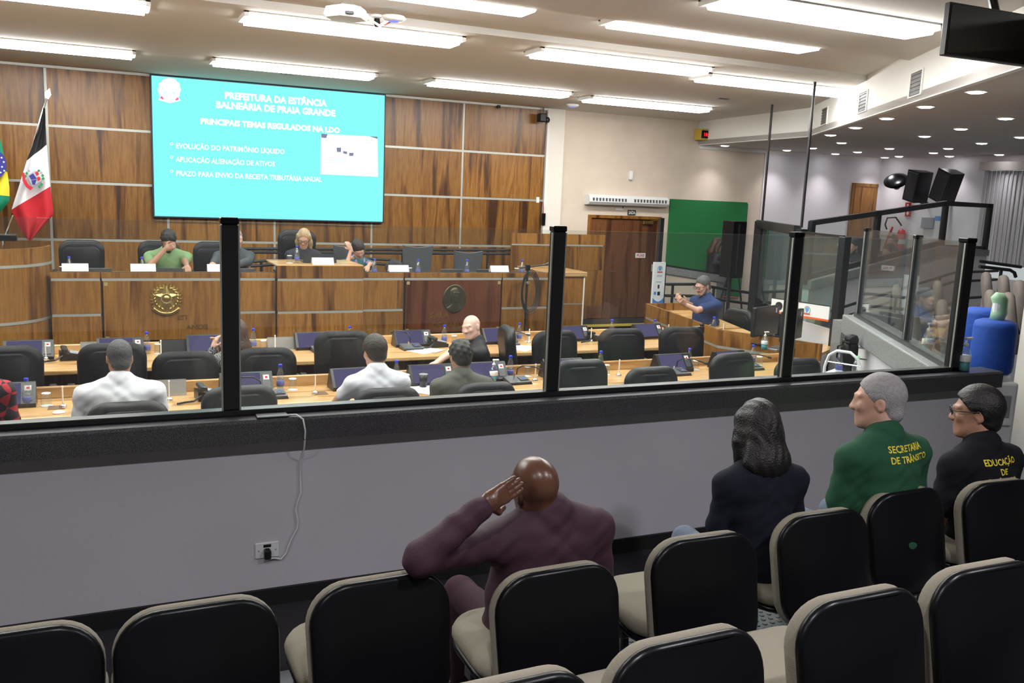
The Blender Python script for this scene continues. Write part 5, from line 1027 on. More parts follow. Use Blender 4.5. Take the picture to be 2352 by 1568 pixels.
# ================================================================== RIGHT SIDE: clerks corner, ramp, side gallery
def atX(u, v, x): d = _ray(u, v); return Vector(EYE + d * (x / d[0]))
mat('orange_stripe', (.75, .12, .02), .6); mat('sign_white', (.80, .83, .85), .5); mat('crest_blue', (.12, .35, .70), .6); mat('crest_red', (.55, .10, .08), .6); mat('crest_green', (.25, .42, .36), .6); mat('sign_blue', (.06, .26, .72), .5); mat('black_print', (.01, .01, .012), .6); mat('grey_print', (.35, .37, .38), .6)
emis('lit_white', (.85, .92, .92), .55)
glass('pane_green', tint=(.74, .86, .82), haze=.05, refl=1.4)
pA, pB, pC = V((7.68, 7.74, 0)), V((7.94, 8.75, 0)), V((9.30, 11.12, 0))
bt = thing('clerk_booth_screen', 'black framed glass screen behind the clerks desk hung on rods', 'glass screen')
for p_, z0, z1, w_ in ((pA, 0, 2.06, .05), (pB, 0.8, 2.10, .06), (pC, 0.0, 2.12, .08)): obj('post', box((p_.x - w_, p_.y - w_, z0), (p_.x + w_, p_.y + w_, z1), .004, 1), 'black_frame', bt)
def beam(a, b, z0, z1, t): return seg_wall(V((a.x, a.y, 0)), V((b.x, b.y, 0)), z0, z1, t)
obj('top_beam', beam(pB, pC, 2.02, 2.14, .09), 'black_frame', bt); obj('glass_pane', beam(pA, pB, .98, 2.05, .012), 'pane_green', bt); obj('glass_pane', beam(pB, pC, .95, 2.02, .012), 'pane_green', bt); obj('top_edge', beam(pA, pB, 2.05, 2.075, .03), 'black_frame', bt)
for q in (pB, pC): obj('rod', tube([(q.x, q.y, 2.1), (q.x, q.y, CEIL)], .018, 8), 'black_frame', bt)
obj('cable', tube([pB + V((-.03, -.05, 2.12)), pB + V((-.07, -.08, 1.85)), pB + V((-.03, -.09, 1.6)), pB + V((-.08, -.1, 1.3)), pB + V((-.12, -.12, .98))], .006, 6), 'crest_green', bt)
sa, sb = V((7.62, 7.81, 0)), V((7.46, 8.62, 0))
sg_ = thing('crest_sign_band', 'white sign band with orange edge and small crest on booth', 'sign', sa, math.atan2(-(sb - sa).x, (sb - sa).y)); Ls = (sb - sa).length
obj('board', box((0, 0, 1.085), (.02, Ls, 1.25)), 'sign_white', sg_); obj('stripe', box((-.002, 0, 1.075), (.02, Ls, 1.098)), 'orange_stripe', sg_); obj('top_edge', box((-.002, 0, 1.25), (.022, Ls, 1.258)), 'black_frame', sg_)
def crest(root, c, h, face):      # small printed crest: crown, shield, ribbon; face = 'x' or 'y' plane
    def P(pts, m, d):
        q = [(c[0] + a * h, c[1] + b * h) for a, b in pts]; obj('printed_crest', prism(q, .002, face, c[2] - d), m, root)
    P([(.46 * math.cos(a), .5 * math.sin(a)) for a in [k * PI / 12 for k in range(24)]], 'crest_green', .001); P([(.36 * math.cos(a), .40 * math.sin(a)) for a in [k * PI / 12 for k in range(24)]], 'sign_white', .003); P([(-.25, .28), (.25, .28), (.25, -.05), (0, -.32), (-.25, -.05)], 'crest_blue', .005); P([(-.4, -.32), (.4, -.32), (.48, -.5), (-.48, -.5)], 'crest_red', .005); P([(-.25, .3), (-.28, .5), (-.1, .4), (0, .52), (.1, .4), (.28, .5), (.25, .3)], 'grey_print', .005)
crest(sg_, (.30, 1.17, -.001), .10, 'x'); obj('speaker_hole', prism([(Ls - .12 + .05 * math.cos(a), 1.17 + .05 * math.sin(a)) for a in [k * PI / 10 for k in range(20)]], .012, 'x', -.012), 'black_matte', sg_)
bw = thing('booth_wall', 'low white booth wall with grey granite end pillar', 'wall panel'); obj('panel', beam(V((7.74, 7.74, 0)), V((7.98, 8.75, 0)), 0, .97, .05), 'wall_white', bw); obj('pillar', box((7.40, 7.38, 0), (7.62, 7.52, 1.15), .004, 1, None), 'granite_light', bw); obj('pillar', box((7.72, 7.42, 0), (7.86, 7.56, 1.2), .004, 1), 'granite_light', bw)
tw_ = thing('tower_speaker', 'tall black loudspeaker tower on stand beside the booth', 'loudspeaker', (9.15, 11.6, 0)); obj('cabinet', box((-.12, -.14, 1.2), (.14, .14, 2.1), .01), 'black_plastic', tw_); obj('pole', tube([(0, 0, 0), (0, 0, 1.2)], .03), 'black_frame', tw_); obj('edge_strip', box((-.02, -.15, 1.25), (.0, -.139, 2.05)), 'chrome', tw_)
for k in range(3): a = k * 2.09; obj('foot', tube([(0, 0, .12), (.25 * math.cos(a), .25 * math.sin(a), .015)], .015), 'black_frame', tw_)
tp = thing('camera_tripod', 'thin black tripod leaning legs before the cream wall', 'tripod', (9.55, 12.35, 0)); c_ = V((.28, 0, 1.65))
obj('head', box((.2, -.06, 1.6), (.34, .06, 1.72), .01), 'black_plastic', tp)
for dx, dy in ((-.25, -.1), (.45, -.2), (.2, .35)): obj('leg', tube([c_, V((dx, dy, .02))], [.014, .02], 6), 'black_frame', tp)
obj('brace', tube([V((.0, -.05, .8)), V((.33, -.08, .78))], .01), 'red_print', tp)
# clerks' equipment
for u, y, z, rz, lb in ((1752, 8.05, .796, .35, 'black computer monitor seen from behind on clerks desk'), (1812, 7.72, .796, .45, 'black computer monitor behind the third partition post')):
    m_ = thing('computer_monitor', lb, 'monitor', atU(u, y, z), rz); obj('panel', box((-.27, -.03, .10), (.27, .02, .44), .012), 'device_black', m_); obj('stand', box((-.04, -.02, .0), (.04, .03, .2)), 'device_black', m_); obj('foot', box((-.12, -.08, 0), (.12, .09, .015), .005, 1), 'device_black', m_); obj('sticker', box((.18, -.033, .36), (.2, -.029, .41)), 'paper', m_)
phone(atU(1612, 9.0, .7955), 1.8, PH + 'on the clerks desk beside bottle'); bottle(atU(1638, 8.82, .7955), 0, BL + 'on clerks desk behind the navy tee man', 'water bottles on the desks'); tumbler(atU(1626, 8.95, .7955), 0, GL + 'on clerks desk', 'upturned glasses on the desks'); pole(atU(1660, 8.6, .7955), 0, PLb + 'on the clerks desk', 'table flag stands on the desks')
kb = thing('keyboard', 'grey keyboard lying on the clerks desk', 'keyboard', atU(1790, 7.75, .7955), .45); obj('tray', box((-.2, -.06, 0), (.2, .06, .02), .004, 1), 'key_grey', kb); obj('keys', box((-.19, -.05, .02), (.19, .05, .026)), 'device_grey', kb)
place_chairs([(8.05, 8.55, 1.02, 1.2, 'leather', OC + 'empty behind the clerks desk', None, 0), (8.15, 9.35, 1.0, 1.3, 'leather', OC + 'beside navy tee man at clerks desk', None, 0), (7.62, 9.62, .98, 1.67, 'leather', OC + 'under the man in navy tee', None, 0)])
# totem sign with crest
to = thing('totem_sign', 'slim white totem sign with crest and blue foot by the ramp', 'sign', (8.07, 12.0, 0)); obj('board', box((-.105, 0, .70), (.105, .05, 1.40)), 'sign_white', to); obj('side_edge', box((.105, 0, .70), (.125, .05, 1.40)), 'black_frame', to); obj('stand', box((-.08, .01, 0), (.08, .04, .7)), 'black_frame', to)
obj('blue_foot', prism([(-.105, .70), (.105, .70), (.105, .83)] + [(.105 - .21 * k / 8, .83 - .06 * math.sin(k * PI / 8)) for k in range(9)], .004, 'y', -.004), 'sign_blue', to); crest(to, (0, 1.29, -.001), .11, 'y')
for x0, z0, x1, z1, m_ in ((-.05, 1.19, .05, 1.20, 'grey_print'), (-.05, 1.17, .05, 1.18, 'grey_print'), (-.06, 1.08, .05, 1.09, 'grey_print'), (-.02, .98, .01, 1.04, 'black_print'), (-.085, .88, -.045, .93, 'sign_blue'), (-.02, .87, .03, .93, 'black_print')): obj('print_mark', box((x0, -.003, z0), (x1, 0, z1)), m_, to)
# ramp with granite capped wall, rails and posts
rm = thing('ramp_wall', 'cream ramp wall with sloping granite cap below the green panel', 'wall panel', (0, 12.4, 0))
obj('face', prism([(8.30, .1), (9.62, .1), (9.62, 1.02), (8.30, 1.20)], .12, 'y', .02), 'wall_cream', rm); obj('cap', prism([(8.30, 1.20), (9.70, 1.02), (9.70, 1.14), (8.30, 1.32)], .22, 'y', -.02), 'granite_light', rm); obj('end_cap', prism([(9.52, .1), (9.70, .1), (9.70, 1.04), (9.52, 1.06)], .2, 'y', 0), 'granite_light', rm); obj('rail_strip', prism([(8.30, 1.32), (9.55, 1.16), (9.55, 1.19), (8.30, 1.35)], .05, 'y', .06), 'black_frame', rm)
for x, z0, z1 in ((8.36, 1.3, 2.09), (9.72, 0.0, 2.07)): obj('post', box((x - .035, .05, z0), (x + .035, .12, z1)), 'black_frame', rm)
rl = thing('ramp_rail', 'black double handrail along the ramp behind navy tee man', 'handrail', (0, 11.8, 0))
for z0, z1, z2 in ((1.07, 1.07, .90), (.89, .88, .72)): obj('rail', tube([(8.07, 0, z0), (8.6, 0, z1), (9.9, 0, z2), (10.25, 0.1, z2)], .024, 8), 'black_frame', rl)
for x, z in ((8.2, 1.07), (9.0, 1.0), (9.75, .92)): obj('baluster', tube([(x, 0, 0), (x, 0, z)], .022, 8), 'black_frame', rl)
# terrace of the side gallery
T0, T1, T2 = V((8.95, 9.6, 0)), V((12.7, 10.6, 0)), V((13.95, 10.75, 0))
struct('floor', prism([(9.1, 9.75), (12.75, 10.7), (15.2, 10.9), (15.2, 14.48), (12.2, 14.48), (10.1, 11.6)], .62, 'z', 0), 'carpet')
struct('floor', prism([(5.62, 4.3), (15.2, 4.3), (15.2, 10.6), (12.7, 10.5), (8.9, 9.5), (7.3, 7.2)], GF, 'z', 0), 'rubber')
def ramp(a, b, za0, za1, zb0, zb1, t):
    d = (b - a).normalized(); n = V((-d.y, d.x, 0)) * t; bm = bmesh.new(); q = [(a.x, a.y, za0), (b.x, b.y, zb0), (b.x, b.y, zb1), (a.x, a.y, za1)]
    lo = [bm.verts.new(x) for x in q]; hi = [bm.verts.new(V(x) + n) for x in q]; bm.faces.new(lo); bm.faces.new(hi[::-1])
    for i in range(4): bm.faces.new((lo[i], hi[i], hi[(i + 1) % 4], lo[(i + 1) % 4]))
    return bm
tr = thing('terrace_balustrade', 'sloping white terrace wall with granite cap and glass balustrade', 'balustrade')
obj('face', ramp(T0, T1, 0, 1.24, 0, 1.72, .12), 'wall_white', tr); obj('cap', ramp(T0 + V((0, -.04, 0)), T1 + V((0, -.04, 0)), 1.24, 1.36, 1.72, 1.83, .2), 'granite_light', tr); obj('face', ramp(T1, T2, 0, 1.72, 0, 1.66, .12), 'wall_white', tr); obj('cap', ramp(T1 + V((0, -.04, 0)), T2 + V((0, -.04, 0)), 1.72, 1.83, 1.66, 1.76, .2), 'granite_light', tr)
obj('bottom_rail', ramp(T0 + V((0, .04, 0)), T1 + V((0, .04, 0)), 1.36, 1.44, 1.83, 1.91, .06), 'black_frame', tr); obj('top_rail', ramp(T0 + V((0, .04, 0)), T1 + V((0, .04, 0)), 2.12, 2.19, 2.48, 2.56, .06), 'black_frame', tr); obj('top_rail', ramp(T1 + V((0, .04, 0)), T2 + V((0, .04, 0)), 2.48, 2.56, 2.48, 2.55, .06), 'black_frame', tr); obj('bottom_rail', ramp(T1 + V((0, .04, 0)), T2 + V((0, .04, 0)), 1.76, 1.84, 1.74, 1.82, .06), 'black_frame', tr)
obj('glass_pane', ramp(T0 + V((0, .06, 0)), T1 + V((0, .06, 0)), 1.42, 2.14, 1.9, 2.5, .012), 'pane', tr); obj('glass_pane', ramp(T1 + V((0, .06, 0)), T2 + V((0, .06, 0)), 1.84, 2.5, 1.8, 2.5, .012), 'pane', tr)
for k, (z0, z1) in ((.0, (1.3, 2.18)), (.45, (1.55, 2.36)), (1.0, (1.8, 2.54))):
    p_ = T0 + (T1 - T0) * k; obj('post', box((p_.x - .035, p_.y + .02, z0), (p_.x + .035, p_.y + .1, z1)), 'black_frame', tr)
obj('post', box((T2.x - .035, T2.y + .02, 1.7), (T2.x + .035, T2.y + .1, 2.55)), 'black_frame', tr)
h3 = thing('terrace_handrail', 'dark double handrail in front of the sloping terrace wall', 'handrail')
for off, z in ((-.25, .98), (-.25, .83), (-.55, .60)): obj('rail', tube([T0 + V((.05, off, z - .05)), T1 + V((0, off, z + .42)), T2 + V((0, off, z + .44))], .022, 8), 'black_frame', h3)
for k in (.12, .5, .88): p_ = T0 + (T1 - T0) * k + V((0, -.25, 0)); obj('baluster', tube([(p_.x, p_.y, GF), (p_.x, p_.y, .95 + .45 * k)], .02, 8), 'black_frame', h3)
wh = thing('wall_handrail', 'black double handrail ending in a bend below the blinds', 'handrail')
obj('rail', tube([atY(2252, 600, 9.2), atY(2345, 613, 9.2)], .024, 8), 'black_frame', wh); obj('rail', tube([atY(2250, 612, 8.6), atY(2320, 620, 8.6), atY(2330, 626, 8.6), atY(2333, 636, 8.6)], .024, 8), 'black_frame', wh); q_ = atY(2300, 618, 8.6); obj('baluster', tube([V((q_.x, q_.y, GF)), q_], .022, 8), 'black_frame', wh)
# chairs and small props for the people on the terrace
place_chairs([(11.06, 10.95, 1.5, PI / 2, 'leather', OC + 'under the man resting his chin', None, .62), (12.55, 11.45, 1.55, PI / 2 + .3, 'leather', OC + 'far up the side ramp', None, .62)])
bx = thing('dark_cabinet', 'dark equipment cabinet behind the man resting his chin', 'cabinet', (11.75, 12.0, .62)); obj('carcass', box((-.5, -.3, 0), (.7, .4, 1.25), .01), 'black_matte', bx); obj('shelf_light', box((-.3, -.31, 1.1), (.1, -.3, 1.16)), 'paper', bx)
# brown side gallery seats
def side_seat(loc, rz, lab, grp):
    t = thing('side_gallery_seat', lab, 'chair', loc, rz, grp); b_ = obj('backrest', padded(.48, .62, .09, .18, .02, .02, 0, 8, .06), 'brown_fabric', t, True, loc=(0, -.03, .62), rot=(-.2, 0, 0)); obj('seat', flatpad(.46, .44, .09, .14), 'brown_fabric', t, True, loc=(0, .25, .40)); obj('bracket', tube([(0, .2, .36), (0, -.02, .36), (0, -.04, .5)], .03), 'black_frame', t)
    return t
ss = [(2262, 712, 5.8), (2283, 667, 6.5), (2325, 673, 6.0), (2272, 626, 7.5), (2312, 633, 7.0), (2350, 645, 6.5), (2105, 672, 6.9), (2066, 655, 7.6), (2160, 646, 7.7), (2207, 655, 8.1), (2172, 690, 6.3)]
lz = None
for u, v, y in ss:
    p_ = atY(u, v, y); fl = p_.z - .92; lab_ = 'brown upholstered seat of the side gallery behind the oblique glass'
    if lz is None: lz = side_seat((p_.x, p_.y, fl), .75, lab_, 'brown seats of the side gallery'); o_ = lz
    else: o_ = dup(lz, (p_.x, p_.y, fl), .75)
    obj('pedestal', box((-.05, .1, GF - fl), (.05, .22, .37)), 'black_frame', o_)
# blinds, fan, loudspeakers, extinguisher, door on the far walls
wn = struct('window_1', box((15.17, 9.0, 1.2), (15.205, 11.85, 3.2)), 'lit_white'); mat('blind', (.46, .45, .46), .85)
obj('pelmet', box((15.0, 9.0, 3.18), (15.2, 11.95, 3.33)), 'ceiling_side', wn)
for k in range(34): y_ = 11.85 - k * .085; obj('blind_slat', box((-.055, -.004, -.86), (.055, .004, .86)), 'blind', wn, loc=(15.08, y_, 2.31), rot=(0, 0, 1.15 + .05 * (k % 3)))
for u, v, rz, rx_, lb in ((2110, 428, .95, -.22, 'black loudspeaker box on far wall beside the fan'), (2176, 428, 1.05, -.42, 'black tilted loudspeaker box on far wall nearer the blinds')):
    q = atX(u, v, 14.75); t = thing('loudspeaker', lb, 'loudspeaker', q, rot=(0, rx_ * .8, rz + .35)); obj('cabinet', prism([(-.2, .17), (.2, .17), (.13, -.17), (-.13, -.17)], .60, 'z', -.3), 'black_plastic', t); obj('grille', box((-.17, .165, -.27), (.17, .178, .27), .004, 1), 'black_matte', t); obj('bracket', tube([(0, -.1, -.3), (.1, -.25, -.36), (.2, -.4, -.36)], .03), 'black_frame', t)
fq = atX(2058, 415, 14.85); fn_ = thing('wall_fan', 'black oscillating wall fan near the ceiling corner', 'fan', fq, rot=(0, -.75, .5)); obj('guard', lathe([(0, -.06), (.15, -.05), (.24, 0), (.15, .05), (0, .06)], 24), 'black_plastic', fn_, True); obj('motor', lathe([(0, -.2), (.06, -.19), (.08, -.1), (.06, -.04), (0, -.04)], 14), 'black_plastic', fn_, True); obj('arm', tube([(0, 0, -.15), (.12, 0, -.2), (.2, .05, -.12)], .03), 'black_frame', fn_)
for k in range(3): a = k * 2.09; obj('blade', prism([(.03 * math.cos(a), .03 * math.sin(a)), (.2 * math.cos(a - .3), .2 * math.sin(a - .3)), (.2 * math.cos(a + .5), .2 * math.sin(a + .5))], .01, 'z', 0), 'black_matte', fn_)
mat('ext_red', (.55, .03, .02), .35)
xq = atX(2070, 540, 15.08); ex = thing('fire_extinguisher', 'red fire extinguisher with black hose on the far wall', 'fire extinguisher', xq); obj('cylinder', lathe([(0, -.42), (.085, -.41), (.09, -.3), (.09, .0), (.07, .09), (.03, .13), (0, .13)], 18), 'ext_red', ex, True); obj('label_band', lathe([(.091, -.18), (.092, -.18), (.092, -.08), (.091, -.08)], 18), 'napkin', ex); obj('valve', box((-.03, -.03, .12), (.03, .03, .2), .01), 'chrome', ex); obj('hose', tube([(0, 0, .18), (-.1, .1, .36), (-.12, .3, .34), (-.1, .36, .2), (-.06, .34, .1)], .016), 'black_matte', ex); obj('horn', tube([(-.05, .2, .16), (-.05, .28, -.05), (-.04, .34, -.32)], [.02, .03, .055], 10), 'ext_red', ex, True)
for v, lb in ((474, 'red and white arrow sign above the glass balustrade rail'), (488, 'red and white arrow sign right over the extinguisher')): e_ = thing('extinguisher_sign', lb, 'sign', atX(2085, v, 15.19)); obj('plate', box((0, -.07, -.08), (.012, .07, .08)), 'ext_red', e_); obj('arrow', prism([(-.02, .05), (.02, .05), (.02, -.01), (.04, -.01), (0, -.06), (-.04, -.01), (-.02, -.01)], .004, 'x', -.004), 'white_print', e_)
d2 = struct('door_2', box((14.47, YB - .05, .62), (15.12, YB - .015, 2.83)), 'veneer'); obj('door_frame', box((14.40, YB - .06, .62), (14.47, YB - .02, 2.9)), 'veneer', d2); obj('door_frame', box((14.47, YB - .06, 2.83), (15.12, YB - .02, 2.9)), 'veneer', d2); obj('door_handle', tube([(14.56, YB - .05, 1.65), (14.56, YB - .1, 1.65), (14.68, YB - .1, 1.65)], .012), 'chrome', d2)
nb = thing('notice_sheet', 'pale blue notice sheet on far wall behind the glass', 'notice', atX(2158, 522, 15.19)); obj('sheet', box((0, -.13, -.22), (.012, .13, .2)), 'paper', nb); obj('heading', box((-.003, -.14, .13), (0, .14, .22)), 'crest_blue', nb)
eb = thing('switch_box', 'grey switch box on the far wall beside notice', 'switch box', atX(2132, 513, 15.19)); obj('case', box((-.05, -.14, -.1), (.01, .14, .12), .01), 'key_grey', eb)
# television at the soffit corner
tv = thing('television', 'black television hanging tilted at the soffit corner', 'television', atY(2170, 126, 4.4) + V((.0, 0, 0)), rot=(0, 0, -.02)); obj('panel', box((0, 0, 0), (.92, .05, .335), .006, 1), 'device_black', tv)
mat('screen_gloss', (.004, .004, .006), .08); obj('screen', box((.012, -.003, .014), (.908, .001, .322)), 'screen_gloss', tv); obj('mount', tube([(.5, .04, .25), (.5, .12, .46)], .03), 'black_frame', tv)
# pillar and water dispensers at the gallery end
struct('wall_3', box((6.74, 4.25, GF), (7.3, 4.80, LOW)), 'wall_pilaster')
mat('jug_blue', (.012, .075, .42), .7, noise=.1, nscale=20, bump=.3, bscale=25); mat('bag_green', (.36, .62, .40), .5, alpha=1)
def dispenser(loc, lab, jm):
    t = thing('water_dispenser', lab, 'water dispenser', loc); obj('body', box((-.155, -.16, 0), (.155, .16, .93), .025), 'white_plastic', t); obj('tap_recess', box((-.11, -.165, .62), (.11, -.15, .82), .01), 'key_grey', t); obj('tap', box((-.06, -.19, .74), (-.03, -.16, .78)), 'sign_blue', t); obj('tap', box((.03, -.19, .74), (.06, -.16, .78)), 'sign_blue', t); obj('drip_tray', box((-.12, -.19, .56), (.12, -.15, .60), .01), 'white_plastic', t); obj('collar', lathe([(0, .93), (.15, .93), (.13, .98), (0, .98)], 24), 'white_plastic', t, True)
    j = obj('jug_cover', lathe([(0, .97), (.12, .97), (.145, 1.0), (.152, 1.05), (.150, 1.38), (.142, 1.42), (.10, 1.44), (0, 1.44)], 28), jm, t, True); return t
ws = dispenser((6.06, 4.52, GF), 'white water dispenser with blue covered jug by the pillar', 'jug_blue'); ws.rotation_euler = (0, 0, -.5); ws.scale = (1, 1, .87)
wd_ = dup(ws, (6.66, 5.10, GF), -.5, 'second blue covered water dispenser standing behind the first')
cbg = thing('cup_bag', 'pale green bag of plastic cups standing on the blue jug', 'bag', (6.06, 4.52, GF + 1.44 * .87)); bm = lathe([(0, 0), (.05, 0), (.056, .05), (.052, .11), (.06, .16), (.03, .2), (0, .2)], 16)
for v_ in bm.verts: v_.co.x += .02 * math.sin(20 * v_.co.z) + .03 * v_.co.z * 4 * .3; v_.co *= 1 + .03 * math.sin(40 * v_.co.z + 5 * v_.co.x * 30)
obj('bag_film', bm, 'bag_green', cbg, True); obj('cup_stack', lathe([(0, .005), (.035, .005), (.04, .14), (0, .15)], 14), 'napkin', cbg)
sz = sanit(atU(2212, 4.16, SILL), 0, 'pump sanitizer bottle at the corner post on granite sill'); sz.scale = (1.1, 1.1, 1.15)
s2 = sanit(SP(.78, -.06, SILL - .01) , 0, 'pump sanitizer bottle with blue gel on oblique sill'); s2.scale = (1.1, 1.1, 1.15)
# serving trolley
ct = thing('serving_trolley', 'white tubular serving trolley with bottles before side wall', 'trolley', (6.22, 6.05, 0), .45)
for sx in (-.2, .2):
    obj('end_frame', tube([(sx, -.16, .05), (sx, -.16, .95), (sx, -.13, 1.06), (sx, -.06, 1.11), (sx, .06, 1.11), (sx, .13, 1.06), (sx, .16, .95), (sx, .16, .05)], .014, 8), 'white_plastic', ct, True); obj('handle_bar', tube([(sx, -.16, 1.0), (sx, .16, 1.0)], .007), 'chrome', ct)
for z in (.35, .88): obj('shelf', box((-.2, -.16, z), (.2, .16, z + .015)), 'white_plastic', ct); obj('shelf_rim', box((-.2, -.165, z), (.2, -.155, z + .04)), 'white_plastic', ct)
for sx in (-.2, .2):
    for sy in (-.16, .16): obj('wheel', lathe([(0, -.015), (.035, -.015), (.035, .015), (0, .015)], 12), 'black_matte', ct, loc=(sx, sy, .035), rot=(PI / 2, 0, 0))
TM = Matrix.Translation((6.22, 6.05, 0)) @ Matrix.Rotation(.45, 4, 'Z')
th = thing('thermos_flask', 'tall black pump thermos on the serving trolley', 'thermos', TM @ V((.06, .03, .895)), .45); obj('body', lathe([(0, 0), (.065, 0), (.068, .02), (.068, .24), (.05, .27), (0, .27)], 20), 'black_plastic', th, True); obj('lid', lathe([(0, .26), (.06, .265), (.065, .30), (.05, .335), (.02, .345), (0, .345)], 16), 'black_plastic', th, True); obj('spout', box((-.10, -.018, .26), (-.04, .018, .285), .006), 'black_plastic', th); obj('handle', tube([(.06, 0, .27), (.11, 0, .24), (.11, 0, .12), (.065, 0, .08)], .012), 'black_plastic', th)
t2_ = dup(th, TM @ V((.14, .09, .895)), 2.0, 'second black thermos behind the tall one on trolley'); t2_.scale = (.8, .8, .85)
for k, (x, y) in enumerate(((-.10, -.10), (-.03, -.10), (.05, -.10), (.12, -.10), (-.08, -.03), (0, -.03), (.08, -.03), (.15, -.03))): bottle(TM @ V((x, y, .3655)), 0, BL + 'on lower shelf of the trolley', 'bottles on the lower trolley shelf')
bottle(TM @ V((-.14, .05, .8955)), 0, BL + 'on upper shelf of the trolley beside thermos'); mat('soap_green', (.35, .75, .45), .4)
for x, y, z, lb in ((-.06, -.08, .8955, 'clear bottle with pale green cap on trolley top'), (-.12, -.09, .3655, 'pale green jug on lower trolley shelf')): g_ = thing('green_bottle', lb, 'bottle', TM @ V((x, y, z))); obj('body', lathe([(0, 0), (.04, 0), (.042, .08), (.02, .13), (0, .13)], 14), 'clear' if z > .5 else 'soap_green', g_, True); obj('cap', lathe([(0, .128), (.022, .128), (.02, .17), (0, .17)], 12), 'soap_green', g_, True)
# ================================================================== SILL: phone on charge, outlet, cable
pm = thing('mobile_phone', 'black mobile phone charging on the granite sill', 'phone', (.685, 4.122, SILL), 0.0); obj('body', box((-.072, -.036, 0), (.072, .036, .009), .004, 2), 'device_black', pm); obj('screen', box((-.068, -.033, .009), (.068, .033, .0095)), 'device_grey', pm)
oq = thing('wall_outlet', 'white wall outlet plate with black charger on gallery wall', 'outlet', (.672, Y1, .645)); obj('plate', box((-.057, -.010, -.040), (.057, 0, .040), .004, 1), 'white_plastic', oq); obj('socket', box((-.018, -.012, .016), (.018, -.009, .030)), 'device_black', oq); obj('charger', box((-.018, -.05, -.036), (.014, -.008, .012), .006, 1), 'device_black', oq)
for x in (-.04, .04): obj('screw', lathe([(0, -.001), (.004, -.001), (.004, .001), (0, .001)], 8), 'key_grey', oq, loc=(x, -.0105, .0), rot=(PI / 2, 0, 0))
cpts = [(.757, 4.11, SILL + .006), (.79, 4.09, SILL + .01), (.815, 4.055, SILL - .005), (.825, 4.05, SILL - .06), (.83, 4.10, SILL - .16)] + [tuple(atY(u, v, 4.185)) for u, v in ((689, 1055), (690, 1100), (691, 1130), (684, 1150), (679, 1170), (684, 1195), (683, 1212), (668, 1240), (657, 1270), (645, 1284), (630, 1281))] + [(.667, 4.155, .615)]
tag(obj('charger_cable', tube(cpts, .0042, 6), 'white_plastic', None, True), 'white charger cable hanging down the gallery wall', 'cable')
# ================================================================== FLAGS
mat('flag_black', (.012, .012, .014), .8); mat('flag_white', (.72, .71, .74), .8); mat('flag_red', (.48, .015, .025), .8); mat('flag_green', (.0, .20, .10), .8); mat('flag_yellow', (.70, .58, .03), .8); mat('flag_blue', (.03, .03, .22), .8); mat('wreath_green', (.02, .22, .09), .8)
def cloth(root, left, right, bands, yb, n=44, m=16, amp=.05, name='cloth'):
    def L_(P, t):
        k = t * (len(P) - 1); i = min(int(k), len(P) - 2); f = k - i; return (P[i][0] + (P[i + 1][0] - P[i][0]) * f, P[i][1] + (P[i + 1][1] - P[i][1]) * f)
    bm = bmesh.new(); G_ = []
    for i in range(n + 1):
        a, b = L_(left, i / n), L_(right, i / n); row = []
        for j in range(m + 1):
            s_ = j / m; p_ = atY(a[0] + (b[0] - a[0]) * s_, a[1] + (b[1] - a[1]) * s_, yb); p_.y += amp * (.3 + i / n) * math.sin(s_ * 11 + i / n * 2.0); row.append(bm.verts.new(p_ - root.location))
        G_.append(row)
    for i in range(n):
        for j in range(m): f = bm.faces.new((G_[i][j], G_[i][j + 1], G_[i + 1][j + 1], G_[i + 1][j])); k = (i + .5) / n; f.material_index = sum(k > q for q, _ in bands[1:])
    return obj(name, bm, [q[1] for q in bands], root, True)
fl_ = thing('state_flag', 'black white and red flag with crest hanging on a silver pole', 'flag', atY(100, 300, 13.6)); fl_.location.z = .0
cloth(fl_, [(100, 246), (88, 300), (62, 366), (44, 424), (25, 484), (44, 522), (64, 553)], [(104, 250), (105, 290), (107, 330), (112, 385), (116, 430), (124, 492), (72, 552)], [(0, 'flag_black'), (.335, 'flag_white'), (.665, 'flag_red')], 13.6)
obj('pole', tube([atY(8, 562, 13.72) - fl_.location, atY(108, 222, 13.72) - fl_.location], .014, 8), 'chrome', fl_); q = atY(108, 224, 13.72) - fl_.location
obj('finial', prism([(q.x - .02, q.z), (q.x + .015, q.z - .02), (q.x + .05, q.z + .04), (q.x + .035, q.z + .12), (q.x - .025, q.z + .06)], .03, 'y', q.y - .015), 'chrome', fl_); obj('base', lathe([(0, .55), (.16, .55), (.14, .60), (.03, .64), (0, .64)], 20), 'black_frame', fl_, loc=tuple(V((atY(8, 562, 13.72) - fl_.location).xy.to_3d())))
def flagbit(pts, m_, d=.0, nm='crest_piece'): obj(nm, prism([tuple(V((atY(u, v, 13.48) - fl_.location)).xz) for u, v in pts], .006, 'y', 13.50 - fl_.location.y - d), m_, fl_)
for k in range(7):
    for s_ in (-1, 1):
        a = math.radians(35 + k * 19) ; cx_, cy_ = 78 + s_ * 22 * math.sin(a) * .95 - (0), 411 + 22 * math.cos(a) * (1 if s_ > 0 else -1)
        flagbit([(cx_ - 4, cy_), (cx_, cy_ - 4), (cx_ + 4, cy_), (cx_, cy_ + 4)], 'wreath_green' if (k + (s_ > 0)) % 3 else 'key_grey')
flagbit([(62, 402), (82, 391), (95, 414), (74, 428)], 'grey_print', .004); flagbit([(66, 404), (76, 398), (84, 410), (72, 413)], 'flag_blue', .008); flagbit([(80, 396), (86, 393), (90, 400), (84, 404)], 'flag_red', .008); flagbit([(84, 408), (91, 405), (93, 412), (87, 416)], 'flag_red', .008); flagbit([(72, 414), (84, 412), (80, 424), (74, 424)], 'flag_blue', .008)
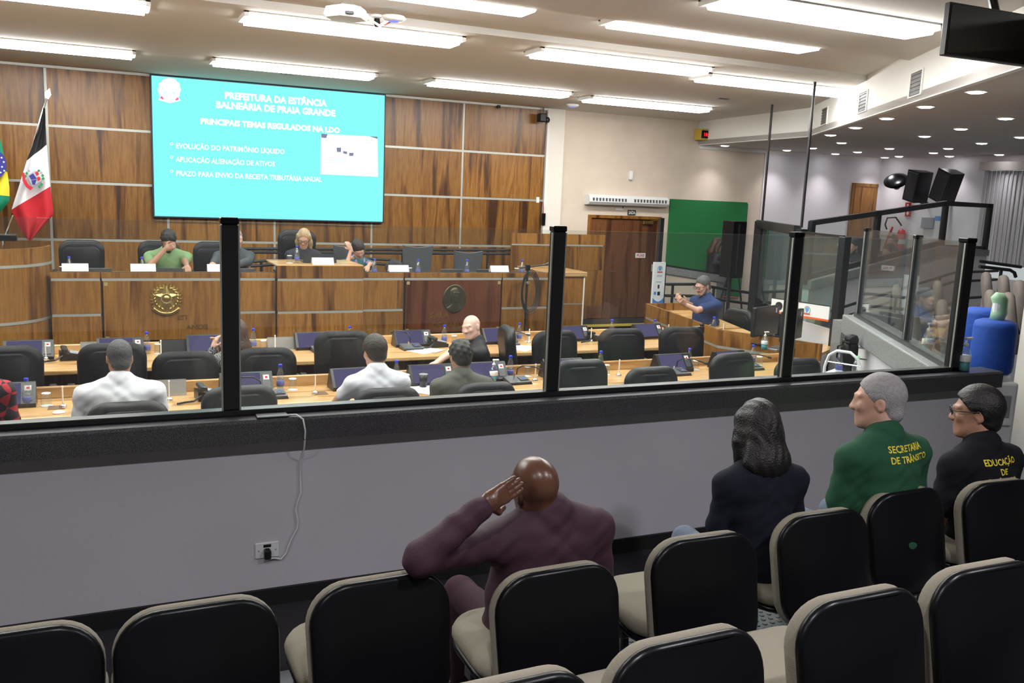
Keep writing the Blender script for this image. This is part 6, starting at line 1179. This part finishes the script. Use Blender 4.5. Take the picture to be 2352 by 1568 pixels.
flagbit([(50, 397), (56, 396), (58, 412), (66, 425), (76, 431), (70, 437), (60, 430), (52, 416)], 'flag_red', .006)
f2 = thing('national_flag', 'green yellow and blue starred flag beside the tricolour flag', 'flag', atY(-40, 300, 13.5)); f2.location.z = 0
cloth(f2, [(-60, 240), (-90, 330), (-110, 420), (-110, 500)], [(-20, 250), (4, 330), (18, 400), (22, 430), (22, 462), (-4, 492)], [(0, 'flag_green'), (.38, 'flag_yellow'), (.72, 'flag_green')], 13.5)
obj('disc', prism([tuple(V(atY(-14 + 29 * math.cos(a), 378 + 33 * math.sin(a), 13.4) - f2.location).xz) for a in [k * PI / 14 for k in range(28)]], .006, 'y', 13.42 - f2.location.y), 'flag_blue', f2)
for u, v in ((3, 362), (8, 372), (4, 383), (9, 392), (1, 396)): p_ = atY(u, v, 13.38) - f2.location; obj('star', star5(.016, .007, .002, .002), 'flag_white', f2, loc=(p_.x, 13.415 - f2.location.y, p_.z), rot=(PI / 2, 0, 0))
obj('pole', tube([atY(-60, 560, 13.62) - f2.location, atY(-40, 215, 13.62) - f2.location], .014, 8), 'chrome', f2)
# bronze portrait medallion on the red plaque
md = thing('portrait_medallion', 'oval bronze relief medallion of a bust on red plaque', 'medallion', (4.19, DY - .013, .985)); obj('disc', lathe([(0, 0), (.158, 0), (.16, .012), (.152, .018), (0, .016)], 40), 'bronze', md, rot=(PI / 2, 0, 0)).scale = (1, 1.18, 1)
B_ = SDF(); T_ = head_sdf(B_, np.array([0, -.02, .055]), _rotm(PI + .35, 0, 0), .82); B_.cap((0, -.02, -.02), (0, -.01, -.09), .045, .05, .03); B_.ell((0, .0, -.15), (.12, .05, .07), None, .04)
V_, F_ = B_.mesh(.006); V_ = V_.copy(); V_[:, 1] = -.016 + V_[:, 1] * .28; r_ = np.hypot(V_[:, 0] / .150, V_[:, 2] / .178); k_ = np.where(r_ > .97, .97 / np.maximum(r_, 1e-6), 1); V_[:, 0] *= k_; V_[:, 2] *= k_
npmesh('relief', (V_, F_), 'bronze', md)
